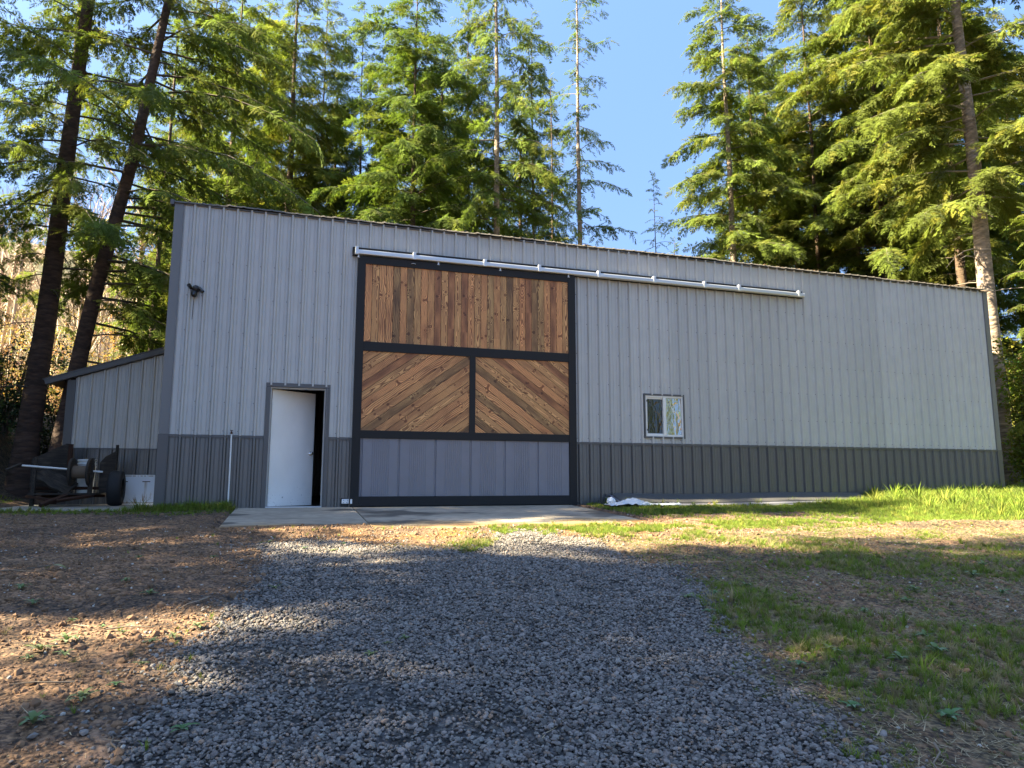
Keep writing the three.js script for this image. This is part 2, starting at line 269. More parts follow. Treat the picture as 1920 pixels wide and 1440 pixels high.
// shell behind the cladding: side and back walls, floor, so that the inside stays dark
part('side_wall', sheet(ribProfile(0.1, DEEP, 0).map(([a, b]) => [a, b]), -0.05, (d) => H + Math.min(d, DEEP - d) * 0.22).rotateY(Math.PI / 2).translate(L, 0, 0), M.wall, barn);
part('side_wall', sheet(ribProfile(0.1, DEEP, 0), -0.05, (d) => H + Math.min(d, DEEP - d) * 0.22).rotateY(Math.PI / 2).translate(-0.01, 0, 0), M.wall, barn);
part('back_wall', sheet(ribProfile(0, L, 0), -0.05, H).translate(0, 0, -DEEP), M.wall, barn);
const inner = mat(0.30, 0.23, 0.15, { rough: 0.95 });
{ const lin = []; const xs = [0.05, 1.63, 2.585, 3.12, 7.2, 8.82, 9.68, L - 0.05]; const top = [null, [2.075, H], null, [4.4, H], null, [2.175, H], null];
  for (let i = 0; i < 7; i++) { const [a, b] = top[i] || [-0.05, H]; lin.push(bx(xs[i] + 0.001, xs[i + 1] - 0.001, a, b, -0.10, -0.03)); } lin.push(bx(8.821, 9.679, -0.05, 1.335, -0.10, -0.03));
  part('wall_lining', merge(lin), inner, barn); }
part('floor', bx(0.05, L - 0.05, -0.2, -0.012, -DEEP + 0.05, -0.04), mat(0.28, 0.27, 0.25, { rough: 0.9 }), barn);
part('partition', bx(3.0, 3.05, -0.012, H - 0.05, -DEEP + 0.1, -0.11), inner, barn);
{ // roof: ribbed sheets, each its own mesh, over a low ridge; their lower ends lie unevenly on the eave
  const n = 21, w = (L + 0.24) / n, slope = 0.22, roofM = new THREE.MeshPhysicalMaterial({ map: paintTex(0.36, 0.34, 0.31, 4), roughness: 0.6 });
  for (let k = 0; k < n; k++) {
    const x0 = -0.10 + k * w, dy = rnd(-0.010, 0.012), lip = rnd(0.055, 0.10), tilt = rnd(-0.008, 0.008), pr = ribProfile(0, w + 0.03, 0.05), pos = [], idx = [];
    for (const [a, b] of pr) { const e = b * 0.22 + dy + tilt * (a / w - 0.5) * 2; pos.push(x0 + a, H - 0.004 + e, lip, x0 + a, H + 0.022 + e, lip, x0 + a, H + 0.022 + b * 0.4 + DEEP / 2 * slope, -DEEP / 2, x0 + a, H - 0.03, -DEEP - 0.1); }
    const c = pr.length; for (let i = 0; i < c - 1; i++) for (let q = 0; q < 3; q++) { const a = i * 4 + q, b = a + 4; idx.push(a, b, a + 1, a + 1, b, b + 1); }
    const gm = new THREE.BufferGeometry(); gm.setAttribute('position', new THREE.Float32BufferAttribute(pos, 3)); gm.setIndex(idx); gm.computeVertexNormals(); gm.setAttribute('uv', new THREE.Float32BufferAttribute(new Float32Array(c * 8), 2));
    part('roof_panel', gm, roofM, barn);
  }
  part('eave_trim', bx(-0.06, L + 0.05, H - 0.03, H - 0.005, -0.02, 0.034), M.trim, barn);
  part('eave_end', bx(-0.10, -0.04, H - 0.06, H + 0.03, -0.05, 0.06, 0.004), M.trim, barn);
  const deb = []; for (let k = 0; k < 170; k++) { const f = rnd(0, L), s = rnd(0.008, 0.03); const q = new THREE.IcosahedronGeometry(s, 0); q.scale(rnd(1, 2.4), 0.6, 1); q.rotateY(rnd(0, 6)); q.translate(f, H + 0.03 + rnd(0, 0.012), 0.06 - rnd(0, 0.12)); deb.push(q); }
  part('roof_debris', merge(deb), mat(0.10, 0.065, 0.035, { rough: 1 }), barn).userData.kind = 'stuff';
}
{ // screws along the girts
  const q = []; for (const y of [1.27, 1.75, 2.35, 2.95, 3.55, 4.15]) for (let i = 0; i < 79; i++) { const x = ribX(i) - 0.042; if (HOLES.some(([a, b, c, d]) => x > a - 0.1 && x < b + 0.1 && y > c && y < d + 0.14) || (x > 2.98 && x < 7.3)) continue; q.push(bx(x - 0.006, x + 0.006, y - 0.006 + Math.sin(i) * 0.004, y + 0.006 + Math.sin(i) * 0.004, 0.0, 0.008)); }
  for (let i = 0; i < 79; i++) { const x = ribX(i) - 0.042; if ((x > 1.5 && x < 2.7) || (x > 2.98 && x < 7.3)) continue; for (const y of [0.12, 0.62]) q.push(bx(x - 0.006, x + 0.006, y - 0.006, y + 0.006, 0, 0.008)); }
  const s = part('screws', merge(q), mat(0.06, 0.065, 0.075, { rough: 0.5 }), barn); s.userData.kind = 'stuff';
}
{ // side door, standing ajar into the dark
  const fr = part('door_frame', merge([bx(1.578, 1.652, -0.02, 2.045, -0.11, 0.034, 0.004), bx(2.568, 2.642, -0.02, 2.045, -0.11, 0.034, 0.004), bx(1.578, 2.642, 2.046, 2.115, -0.11, 0.036, 0.004)]), M.trim, barn);
  part('jamb', merge([bx(1.653, 1.672, 0.0, 2.044, -0.12, 0.006), bx(2.548, 2.567, 0.0, 2.044, -0.12, 0.006), bx(1.673, 2.547, 2.024, 2.044, -0.12, 0.006)]), mat(0.45, 0.44, 0.41, { rough: 0.6 }), fr);
  part('threshold', bx(1.653, 2.567, -0.04, 0.012, -0.13, 0.02, 0.004), M.zinc, fr);
  const dm = new THREE.MeshPhysicalMaterial({ map: tex(256, 512, (u, v) => { const low = ss(0.22, 0.02, v), sp = vn(u * 60, v * 120, 33) > 0.985 - 0.05 * low && v < 0.2 && low > 0.2 ? 0.45 : 1, st = 1 - 0.05 * fbm(u * 5, v * 8, 34, 4); return [0.93 * st * sp, 0.925 * st * sp, 0.91 * st * sp]; }), roughness: 0.38 });
  const leaf = new RoundedBoxGeometry(0.868, 2.0, 0.044, 1, 0.003); leaf.translate(0.434, 1.016, 0);
  const door = part('door', leaf, dm, barn, 'white flush side door standing ajar'); door.position.set(1.675, 0, -0.10); door.rotation.y = 33 * Math.PI / 180;
  const kn = new THREE.LatheGeometry([[0, 0], [0.033, 0], [0.033, 0.006], [0.012, 0.01], [0.012, 0.03], [0.026, 0.036], [0.029, 0.05], [0.022, 0.062], [0, 0.065]].map(([a, b]) => new THREE.Vector2(a, b)), 18); kn.rotateX(Math.PI / 2); kn.translate(0.80, 0.93, 0.022);
  part('door_knob', kn, M.chrome, door);
  for (const y of [0.2, 1.0, 1.8]) part('hinge', new THREE.CylinderGeometry(0.007, 0.007, 0.09, 8).translate(-0.006, y, 0.02), M.zinc, door);
}
{ // sliding window
  const w = part('window', merge([bx(8.785, 9.715, 2.17, 2.207, 0.0, 0.036, 0.003), bx(8.785, 9.715, 1.302, 1.338, 0.0, 0.036, 0.003), bx(8.785, 8.818, 1.3382, 2.1698, 0, 0.036, 0.003), bx(9.682, 9.715, 1.3382, 2.1698, 0, 0.036, 0.003)]), M.trim, barn);
  const vinyl = mat(0.72, 0.71, 0.67, { rough: 0.35 });
  part('frame', merge([bx(8.819, 9.681, 2.132, 2.169, -0.05, 0.022, 0.003), bx(8.819, 9.681, 1.339, 1.378, -0.05, 0.022, 0.003), bx(8.819, 8.848, 1.3785, 2.1315, -0.05, 0.022, 0.003), bx(9.650, 9.681, 1.3785, 2.1315, -0.05, 0.022, 0.003), bx(9.222, 9.286, 1.3785, 2.1315, -0.05, 0.026, 0.003)]), vinyl, w);
  part('sash', merge([bx(8.849, 9.221, 2.10, 2.131, -0.04, 0.004), bx(8.849, 9.221, 1.379, 1.40, -0.04, 0.004), bx(8.849, 8.868, 1.4005, 2.0995, -0.04, 0.004)]), vinyl, w);
  const wave = tex(256, 512, (u, v) => { const a = fbm(u * 3 + 1.2 * fbm(u * 4, v * 2, 91, 3), v * 1.7 + 1.4 * fbm(u * 3, v * 3, 92, 3), 93, 3); return [a, a, a]; }, false);
  const gl = (k, b, r) => new THREE.MeshPhysicalMaterial({ color: sr(k, k, k), metalness: 1, roughness: r, bumpMap: wave, bumpScale: b });   // crinkled mirror film behind the panes
  const pane = (a, b, z) => { const q = new THREE.PlaneGeometry(b - a, 0.76, 1, 1); q.translate((a + b) / 2, 1.755, z); return q; };
  part('pane', pane(9.286, 9.652, -0.004), gl(0.5, 0.06, 0.03), w); part('pane', pane(8.866, 9.224, -0.022), gl(0.09, 0.05, 0.06), w);
  for (const y of [1.47, 2.06]) part('latch', bx(8.842, 8.856, y - 0.02, y + 0.02, 0.0, 0.03, 0.003), M.black, w);
}

// ---------------------------------------------------------------- sliding barn door
const door = thing('sliding_barn_door', 'big sliding barn door of scorched wood boards in a black frame', 'barn door', [5.155, 0, 0.03]);
{
  const X = (x) => x - 5.155, Z = 0.045;
  const clipP = (poly, nx, ny, d) => { const out = []; for (let i = 0; i < poly.length; i++) { const a = poly[i], b = poly[(i + 1) % poly.length], da = a[0] * nx + a[1] * ny - d, db = b[0] * nx + b[1] * ny - d; if (da <= 0) out.push(a); if ((da < 0) !== (db < 0)) { const t = da / (da - db); out.push([a[0] + (b[0] - a[0]) * t, a[1] + (b[1] - a[1]) * t]); } } return out; };
  const boards = (x0, x1, y0, y1, ang, width, off) => {
    const c = Math.cos(ang), s = Math.sin(ang), nx = -s, ny = c, rect = [[x0, y0], [x1, y0], [x1, y1], [x0, y1]], v = rect.map(([a, b]) => a * nx + b * ny), lo = Math.min(...v), hi = Math.max(...v);
    for (let k = Math.floor((lo - off) / width); off + k * width < hi; k++) {
      const a = off + k * width + 0.0034, b = off + (k + 1) * width - 0.0034; let P = clipP(clipP(rect, nx, ny, b), -nx, -ny, -a); if (P.length < 3) continue;
      const area = Math.abs(P.reduce((t, p, i) => t + p[0] * P[(i + 1) % P.length][1] - p[1] * P[(i + 1) % P.length][0], 0)) / 2; if (area < 0.0006) continue;
      const sh = new THREE.Shape(P.map(([p, q]) => new THREE.Vector2(X(p), q))), gm = new THREE.ExtrudeGeometry(sh, { depth: 0.017, bevelEnabled: true, bevelSize: 0.0015, bevelThickness: 0.0015, bevelSegments: 1 });
      const strip = Math.floor(R() * 16), u0 = R(), p = gm.attributes.position, uv = gm.attributes.uv, flip = R() < 0.5;
      for (let i = 0; i < p.count; i++) { const px = p.getX(i) + 5.155, py = p.getY(i), al = px * c + py * s, ac = clamp((px * nx + py * ny - a) / (b - a), 0.02, 0.98); uv.setXY(i, u0 + (flip ? -al : al) / 2, (strip + ac) / 16); }
      gm.translate(0, 0, Z + rnd(0, 0.004)); part('plank', gm, M.plank, door);
    }
  };
  boards(3.17, 7.13, 2.90, 4.365, Math.PI / 2, 0.1275, -7.13);
  boards(3.17, 5.14, 1.31, 2.76, 36 * Math.PI / 180, 0.1325, 0.02);
  boards(5.24, 7.13, 1.31, 2.76, -36 * Math.PI / 180, 0.1325, 0.05);
  { // lower steel sheet: shallow grooves and close striations
    const pr = [], add = (x, z) => pr.push([X(x), z]);
    for (let x = 3.16; x < 7.135; x += 0.006) { const u = (x - 3.16) / 0.655 + 0.43, f = u - Math.floor(u), gr = Math.abs(f - 0.5) * 0.655; let z = 0.012; if (gr < 0.02) z -= 0.02 * ss(0.022, 0.008, gr); const e = f < 0.5 ? f : 1 - f; if (e < 0.24) z -= 0.005 * ss(0.6, 0.95, Math.cos(e * 0.655 * 2 * Math.PI / 0.036)); add(x, z); }
    part('steel_panel', sheet(pr, 0.16, 1.21, Z + 0.005), M.mid, door);
  }
  const fb = (n, x0, x1, y0, y1, z = 0.088) => part(n, bx(X(x0), X(x1), y0, y1, Z - 0.02, z, 0.003), M.blackWood, door);
  fb('stile', 3.035, 3.178, -0.005, 4.488); fb('stile', 7.120, 7.272, -0.005, 4.488);
  fb('rail', 3.178, 7.120, 4.35, 4.488, 0.086); fb('rail', 3.178, 7.120, 2.745, 2.915, 0.086); fb('rail', 3.178, 7.120, 1.188, 1.328, 0.086); fb('rail', 3.178, 7.120, 0.012, 0.178, 0.086);
  fb('mullion', 5.135, 5.248, 1.328, 2.745, 0.085);
  part('backing', bx(X(3.04), X(7.27), 0.0, 4.48, 0.0, 0.024), M.blackWood, door);
  for (const px of [672, 822, 938, 1066]) { const q = onPlane(px, 488 + (px - 672) * 0.095, 0.12); part('hanger', merge([bx(X(q.x) - 0.012, X(q.x) + 0.012, 4.45, 4.56, 0.085, 0.095), new THREE.CylinderGeometry(0.006, 0.006, 0.05, 6).rotateZ(Math.PI / 2).translate(X(q.x), 4.452, 0.094)]), M.zinc, door); }
  part('pull_notch', new THREE.TorusGeometry(0.04, 0.006, 6, 14, Math.PI).rotateX(Math.PI / 2).translate(X(4.04), 4.42, 0.088), M.zinc, door);
  part('guide_tab', bx(X(7.27), X(7.33), 0.02, 0.05, 0.03, 0.08), M.black, door);
}
const track = thing('door_track', 'long galvanized sliding door track on a black header board', 'door track', [7.87, 4.58, 0.02]);
{
  part('header_board', bx(-4.93, 4.92, -0.085, 0.078, 0.0, 0.045, 0.003), M.blackWood, track);
  const sh = new THREE.Shape(); sh.absarc(0, 0, 0.047, Math.PI * 0.56, Math.PI * 2.44, false); sh.absarc(0, 0, 0.042, Math.PI * 2.44, Math.PI * 0.56, true);
  const rail = (() => { const s = new THREE.Shape(); const r = 0.02, a = 0.047, b = 0.043; s.moveTo(-a + r, -b); s.lineTo(a - r, -b); s.quadraticCurveTo(a, -b, a, -b + r); s.lineTo(a, b - r); s.quadraticCurveTo(a, b, a - r, b); s.lineTo(-a + r, b); s.quadraticCurveTo(-a, b, -a, b - r); s.lineTo(-a, -b + r); s.quadraticCurveTo(-a, -b, -a + r, -b); const q = new THREE.ExtrudeGeometry(s, { depth: 9.8, bevelEnabled: false, curveSegments: 4 }); q.rotateY(Math.PI / 2); q.translate(-4.89, -0.032, 0.094); return q; })();
  part('rail', rail, M.zinc, track);
  for (const px of [664, 777, 909, 1011, 1122, 1226, 1320, 1385, 1497]) { const q = onPlane(px, 468 + (px - 664) * 0.0957, 0.12), x = clamp(q.x - 7.87, -4.86, 4.89); part('bracket', merge([bx(x - 0.028, x + 0.028, 0.012, 0.058, 0.046, 0.148, 0.003), bx(x - 0.03, x + 0.03, -0.08, 0.0118, 0.1412, 0.148, 0.003), bx(x - 0.02, x + 0.02, 0.0585, 0.075, 0.046, 0.052)]), M.zinc, track); }
}

// ---------------------------------------------------------------- small things on the front wall
{
  const c = thing('floodlight_camera', 'black twin head security camera light high on the left wall', 'security camera', [0.385, 3.63, 0.02]);
  part('mount', new THREE.SphereGeometry(0.062, 16, 10).scale(1, 0.95, 0.8).translate(0, 0.02, 0.06), M.black, c);
  part('mount_plate', new THREE.CylinderGeometry(0.055, 0.055, 0.03, 16).rotateX(Math.PI / 2).translate(0, 0.02, 0), M.black, c);
  const head = (x, y, rz, ry) => { const q = new THREE.LatheGeometry([[0, -0.05], [0.022, -0.05], [0.026, -0.02], [0.032, 0.035], [0.034, 0.05], [0.029, 0.05], [0.02, 0.03], [0, 0.03]].map(([a, b]) => new THREE.Vector2(a, b)), 14); q.rotateZ(rz); q.rotateX(ry); q.translate(x, y, 0.1); return q; };
  part('lamp_head', head(-0.085, 0.035, 0.3, 1.2), M.black, c); part('lamp_head', head(0.085, -0.005, -2.5, -0.3), mat(0.03, 0.03, 0.032, { rough: 0.25 }), c);
  part('camera_body', new THREE.SphereGeometry(0.052, 14, 10).scale(0.95, 1.15, 1).translate(-0.02, -0.075, 0.075), M.black, c);
  part('lens', new THREE.CylinderGeometry(0.018, 0.018, 0.012, 14).rotateX(Math.PI / 2 - 0.3).translate(-0.02, -0.085, 0.125), mat(0.02, 0.02, 0.025, { rough: 0.1 }), c);
  part('cable', tube([V(-0.02, -0.12, 0.03), V(-0.03, -0.2, 0.006), V(-0.035, -0.5, 0.006)], 0.004, 5), M.black, c);
  const s = thing('standpipe', 'white plastic water pipe with a rusty tap against the dark wainscot', 'pipe', [1.075, 0, 0.07]);
  part('pipe', new THREE.CylinderGeometry(0.0135, 0.0135, 1.27, 12).rotateZ(0.006).translate(0, 0.585, 0), M.white, s);
  part('tap', merge([new THREE.CylinderGeometry(0.016, 0.018, 0.035, 10).translate(-0.004, 1.235, 0), new THREE.CylinderGeometry(0.012, 0.012, 0.06, 8).rotateX(Math.PI / 2).translate(-0.004, 1.245, 0.025), new THREE.TorusGeometry(0.018, 0.005, 6, 12).rotateX(Math.PI / 2).translate(-0.004, 1.278, 0.005), new THREE.CylinderGeometry(0.006, 0.006, 0.03, 6).translate(-0.004, 1.262, 0.005)]), M.rust, s, 'rusty brown garden tap');
  const l = thing('contact_sensor', 'small white two piece sensor beside the bottom of the barn door', 'sensor', [2.985, 0.095, 0.03]);
  const wp = mat(0.82, 0.82, 0.82, { rough: 0.3 });
  const body = part('sensor_body', bx(-0.088, 0.035, -0.04, 0.04, 0, 0.03, 0.008), wp, l); for (const [a, b] of [[-0.055, 0.02], [0.012, 0.02], [0.0, -0.02], [-0.06, -0.02]]) part('screw', new THREE.CylinderGeometry(0.006, 0.006, 0.004, 8).rotateX(Math.PI / 2).translate(a, b, 0.031), M.black, body);
  part('magnet', bx(0.05, 0.085, -0.04, 0.038, 0.075, 0.095, 0.006), wp, l); part('base_plate', bx(-0.1, 0.05, -0.11, 0.055, -0.012, 0.0, 0.002), M.black, l); part('arm', bx(0.045, 0.06, -0.03, 0.03, 0.0, 0.076), M.black, l);
}

// ---------------------------------------------------------------- lean-to shed at the left
const lean = thing('lean_to', 'low lean-to shed with sloping roof set back beside the barn', 'shed', [0, 0, -3.6]);
{
  const x0 = -2.34, roofY = (x) => 3.40 + x * 0.36, ph = -0.115;
  cladding(lean, x0 + 0.11, -0.04, 1.10, (x) => roofY(x) - 0.075, ph, M.wall, 'wall_panel');
  cladding(lean, x0 + 0.11, -0.04, -0.06, 1.072, ph, M.dark, 'wainscot_panel');
  part('wainscot_trim', bx(x0, -0.04, 1.072, 1.10, 0, 0.028), M.trim, lean);
  part('corner_trim', bx(x0 - 0.03, x0 + 0.12, 1.101, roofY(x0) - 0.08, -0.12, 0.03, 0.004), M.trim, lean);
  part('corner_trim', bx(x0 - 0.03, x0 + 0.12, -0.06, 1.071, -0.12, 0.028, 0.004), M.trim, lean);
  const ang = Math.atan(0.36), len = 2.76 / Math.cos(ang);
  const fas = bx(-len, 0, -0.105, 0.0, 0.0, 0.13, 0.005); fas.rotateZ(ang); fas.translate(-0.0, roofY(0) + 0.045, 0); part('fascia', fas, M.trim, lean);
  const rf = bx(-len - 0.02, 0, 0.001, 0.02, -5.6, 0.14); rf.rotateZ(ang); rf.translate(0, roofY(0) + 0.045, 0); part('roof', rf, M.trim, lean);
  const sof = bx(-len + 0.02, 0, -0.06, -0.04, -5.5, -0.01); sof.rotateZ(ang); sof.translate(0, roofY(0) + 0.045, 0); part('soffit', sof, mat(0.30, 0.22, 0.14, { rough: 0.9 }), lean);
  part('side_wall', sheet(ribProfile(-5.4, -0.05, 0), -0.05, roofY(x0) - 0.03).rotateY(-Math.PI / 2).translate(x0 - 0.02, 0, 0), M.wall, lean);
  part('back_wall', bx(x0, 0, -0.05, roofY(x0) - 0.05, -5.45, -5.4), M.wall, lean);
}
// ---------------------------------------------------------------- concrete
{
  const cm = (s) => new THREE.MeshPhysicalMaterial({ map: tex(1024, 1024, (u, v) => {  // u: along the wall, v: away from it (1 = front edge)
    const a = fbm(u * 5, v * 4, s, 5), b = fbm(u * 60, v * 60, s + 1, 3), st = fbm(u * 7, v * 5, s + 2, 4), lineC = ss(0.012, 0.0, Math.abs(v - 0.62 - 0.05 * (fbm(u * 4, 1.5, s + 6, 3) - 0.5))) * ss(0.45, 0.6, fbm(u * 6, 9, s + 7, 2));
    let k = 0.60 + 0.22 * (a - 0.5) + 0.16 * (b - 0.5); k *= 1 - 0.45 * ss(0.55, 0.72, st) - 0.5 * lineC;
    const m = ss(0.74, 1.0, v + 0.5 * (fbm(u * 7, v * 7, s + 3, 4) - 0.5)), dirtK = ss(0.84, 1.0, v + 0.35 * (fbm(u * 9, v * 9, s + 4, 4) - 0.5)) * ss(0.35, 0.6, fbm(u * 4, v * 4, s + 5, 3));
    let c = [k * 1.07, k * 0.985, k * 0.865]; c = c.map((q, i) => lerp(q, [0.62, 0.44, 0.20][i] * (0.6 + 0.8 * b), 0.85 * m)); c = c.map((q, i) => lerp(q, [0.33, 0.25, 0.18][i] * (0.7 + 0.6 * b), dirtK)); return c; }), roughness: 0.88, bumpMap: tex(512, 512, (u, v) => { const k = fbm(u * 40, v * 40, s + 8, 4, 40); return [k, k, k]; }, false), bumpScale: 0.003 });
  const slabGeo = (x0, x1, zf, seed) => { const nx = Math.ceil((x1 - x0) / 0.1), nz = 36, pos = [], uv = [], idx = []; const edge = (x) => zf + 0.12 * (fbm(x * 2.3, 0.5, seed, 3) - 0.5);
    const P = (i, j) => { const x = lerp(x0, x1, i / nx), z = lerp(-0.02, edge(x), j / nz); return [x, slabY(z) + 0.006 * (fbm(x * 1.2, z * 1.2, seed + 3, 3) - 0.5), z]; };
    for (let j = 0; j <= nz; j++) for (let i = 0; i <= nx; i++) { const p = P(i, j); pos.push(...p); uv.push((p[0] - 1.2) / 6, j / nz); }
    for (let j = 0; j < nz; j++) for (let i = 0; i < nx; i++) { const a = j * (nx + 1) + i, b = a + nx + 1; idx.push(a, b, a + 1, a + 1, b, b + 1); }
    const rim = [...Array(nx + 1).keys()].map((i) => [i, nz]).concat([...Array(nz + 1).keys()].map((j) => [nx, nz - j])), rim2 = [...Array(nz + 1).keys()].map((j) => [0, j]);
    for (const r of [rim, rim2]) { const o = pos.length / 3; for (const [i, j] of r) { const p = P(i, j); pos.push(...p, p[0], p[1] - 0.12, p[2]); uv.push((p[0] - 1.2) / 6, j / nz * 0.5, (p[0] - 1.2) / 6, j / nz * 0.5 - 0.02); } for (let k = 0; k < r.length - 1; k++) { const a = o + k * 2; idx.push(a, a + 1, a + 2, a + 2, a + 1, a + 3); } }
    const q = new THREE.BufferGeometry(); q.setAttribute('position', new THREE.Float32BufferAttribute(pos, 3)); q.setAttribute('uv', new THREE.Float32BufferAttribute(uv, 2)); q.setIndex(idx); q.computeVertexNormals(); return q; };
  const apron = new THREE.Group(); apron.name = 'concrete_apron'; apron.userData = { kind: 'structure', label: 'sloping concrete apron in front of the barn doors' }; scene.add(apron);
  part('slab', slabGeo(SLAB.x0, SLAB.xm - 0.008, SLAB.zl, 5), cm(401), apron); part('slab', slabGeo(SLAB.xm + 0.008, SLAB.x1, SLAB.zr, 6), cm(421), apron);
  const pad = bx(-2.95, -0.07, -0.14, -0.035, -3.75, -0.35, 0.01); struct('concrete_pad', pad, mat(0.30, 0.285, 0.25, { rough: 0.9 }), 'narrow concrete pad in front of the lean-to');
}

// ---------------------------------------------------------------- old cart and junk in front of the lean-to
{
  const yb = -0.035;
  const plank = (a, b, w, t, roll = 0) => { const d = V(...b).sub(V(...a)), len = d.length(), q = new THREE.BoxGeometry(len, w, t); q.rotateX(roll); q.applyMatrix4(new THREE.Matrix4().makeRotationFromQuaternion(new THREE.Quaternion().setFromUnitVectors(V(1, 0, 0), d.clone().normalize()))); q.translate((a[0] + b[0]) / 2, (a[1] + b[1]) / 2, (a[2] + b[2]) / 2); return q; };
  const slabP = (pts, t) => { const s = new THREE.Shape(pts.map(([a, b]) => new THREE.Vector2(a, b))), q = new THREE.ExtrudeGeometry(s, { depth: t, bevelEnabled: false }); return q; };
  const cart = thing('old_cart', 'broken old wooden cart with black tyre by the lean-to', 'cart', [-1.9, yb, -2.6]);
  const X = (x) => x + 1.9, Y = (y) => y - yb;
  for (let k = 0; k < 4; k++) part('deck_board', bx(X(-2.5), X(-1.42), Y(0.17) + k * 0.004, Y(0.20) + k * 0.004, -0.55 + k * 0.21, -0.345 + k * 0.21), M.oldWood, cart);
  part('side_board', slabP([[X(-2.67), Y(0.22)], [X(-2.67), Y(0.85)], [X(-2.11), Y(1.15)], [X(-2.0), Y(1.14)], [X(-2.0), Y(0.22)]], 0.03).translate(0, 0, -0.35), M.oldWood, cart);
  part('end_board', slabP([[X(-1.43), Y(0.19)], [X(-1.45), Y(0.78)], [X(-1.36), Y(0.9)], [X(-1.20), Y(1.0)], [X(-1.165), Y(1.11)], [X(-1.18), Y(0.6)], [X(-1.2), Y(0.25)]], 0.03).translate(0, 0, -0.05), M.oldWood, cart);
  part('post', bx(X(-1.21), X(-1.165), Y(0.3), Y(1.13), -0.13, -0.08, 0.004), M.oldWood, cart); part('post', bx(X(-2.06), X(-1.99), Y(0.3), Y(1.14), -0.31, -0.25, 0.004), M.rust, cart);
  part('post', bx(X(-2.475), X(-2.415), Y(0.18), Y(0.87), 0.18, 0.23, 0.004), M.oldWood, cart); part('post', bx(X(-1.555), X(-1.485), Y(0.18), Y(0.86), 0.2, 0.27, 0.004), M.oldWood, cart);
  part('drawbar', plank([X(-1.88), Y(0.17), 0.25], [X(-2.15), Y(0.01), 0.75], 0.07, 0.06), M.rust, cart);
  for (const [a, b] of [[[X(-2.52), Y(0.16), 0.25], [X(-2.02), Y(0.08), 0.5]], [[X(-1.45), Y(0.17), 0.25], [X(-1.98), Y(0.08), 0.5]], [[X(-2.5), Y(0.145), -0.5], [X(-1.42), Y(0.145), -0.5]]]) part('frame_rail', plank(a, b, 0.05, 0.05), M.rust, cart);
  part('leg', bx(X(-2.56), X(-2.50), 0, Y(0.62), -0.1, -0.04), M.oldWood, cart);
  part('axle', new THREE.CylinderGeometry(0.03, 0.03, 1.45, 10).rotateZ(Math.PI / 2).translate(X(-1.85), Y(0.30), -0.05), M.rust, cart);
  const ty = new THREE.LatheGeometry([[0.19, -0.11], [0.26, -0.125], [0.315, -0.11], [0.33, -0.06], [0.333, 0], [0.33, 0.06], [0.315, 0.11], [0.26, 0.125], [0.19, 0.11], [0.17, 0], [0.19, -0.11]].map(([a, b]) => new THREE.Vector2(a, b)), 32); ty.rotateZ(Math.PI / 2);
  const tyre = part('wheel', ty, M.rubber, cart); tyre.position.set(X(-1.13), 0.333, 0.02); tyre.rotation.y = 0.06;
  part('rim', new THREE.LatheGeometry([[0, -0.02], [0.06, -0.03], [0.08, -0.01], [0.17, 0.0], [0.19, -0.06]].map(([a, b]) => new THREE.Vector2(a, b)), 24).rotateZ(Math.PI / 2), M.rust, tyre);

  const bark = thing('bark_slab', 'weathered grey slab of wood slanting inside the cart', 'wood slab', [-2.14, 0.43, -2.55]);
  { const q = new THREE.BoxGeometry(0.64, 0.05, 0.34, 10, 1, 4), p = q.attributes.position; for (let i = 0; i < p.count; i++) p.setXYZ(i, p.getX(i) + 0.03 * (vn(p.getZ(i) * 20, 1, 3) - 0.5), p.getY(i) + 0.05 * (fbm(p.getX(i) * 6, p.getZ(i) * 6, 5, 2) - 0.5), p.getZ(i) * (1 + 0.25 * (vn(p.getX(i) * 8, 2, 4) - 0.5))); q.computeVertexNormals(); q.rotateX(0.7); q.rotateZ(-0.5); part('board', q, M.oldWood, bark); }
  const pipe = solo('plastic_pipe', tube([V(-2.64, 0.715, -2.36), V(-1.33, 0.605, -2.36)], 0.018, 10), M.white, 'thin white plastic pipe lying through the cable reel', 'pipe');
  void pipe;
  const bucket = thing('paint_bucket', 'white plastic bucket with paint drips behind the wooden reel', 'bucket', [-1.70, 0.19, -2.78]);
  { const dr = tex(256, 256, (u, v) => { const k = v > 0.3 && v < 0.34 && fbm(u * 18, 2, 6, 2) > 0.5 ? 0.5 : 1; const ink = (v > 0.62 && v < 0.8 && u > 0.18 && u < 0.34 && Math.abs(fbm(u * 26, v * 12, 9, 2) - 0.5) < 0.05) ? 0.1 : 1; return [0.88 * ink, 0.88 * k * ink, 0.86 * k * ink]; });
    part('pail', new THREE.LatheGeometry([[0.0, 0.0], [0.132, 0.0], [0.138, 0.02], [0.148, 0.5], [0.158, 0.5], [0.158, 0.52], [0.15, 0.52], [0.15, 0.56], [0.16, 0.56], [0.16, 0.58], [0.151, 0.58], [0.151, 0.62], [0.162, 0.62], [0.162, 0.655], [0.15, 0.655], [0.145, 0.4], [0.13, 0.05]].map(([a, b]) => new THREE.Vector2(a, b)), 28), new THREE.MeshPhysicalMaterial({ map: dr, roughness: 0.45, side: THREE.DoubleSide }), bucket);
    part('handle', new THREE.TorusGeometry(0.155, 0.004, 6, 24, Math.PI).rotateX(2.7).translate(0, 0.52, 0), M.zinc, bucket); }
  const reel = thing('cable_reel', 'wooden cable reel with brown winding resting on the cart', 'cable reel', [-1.69, 0.60, -2.36]);
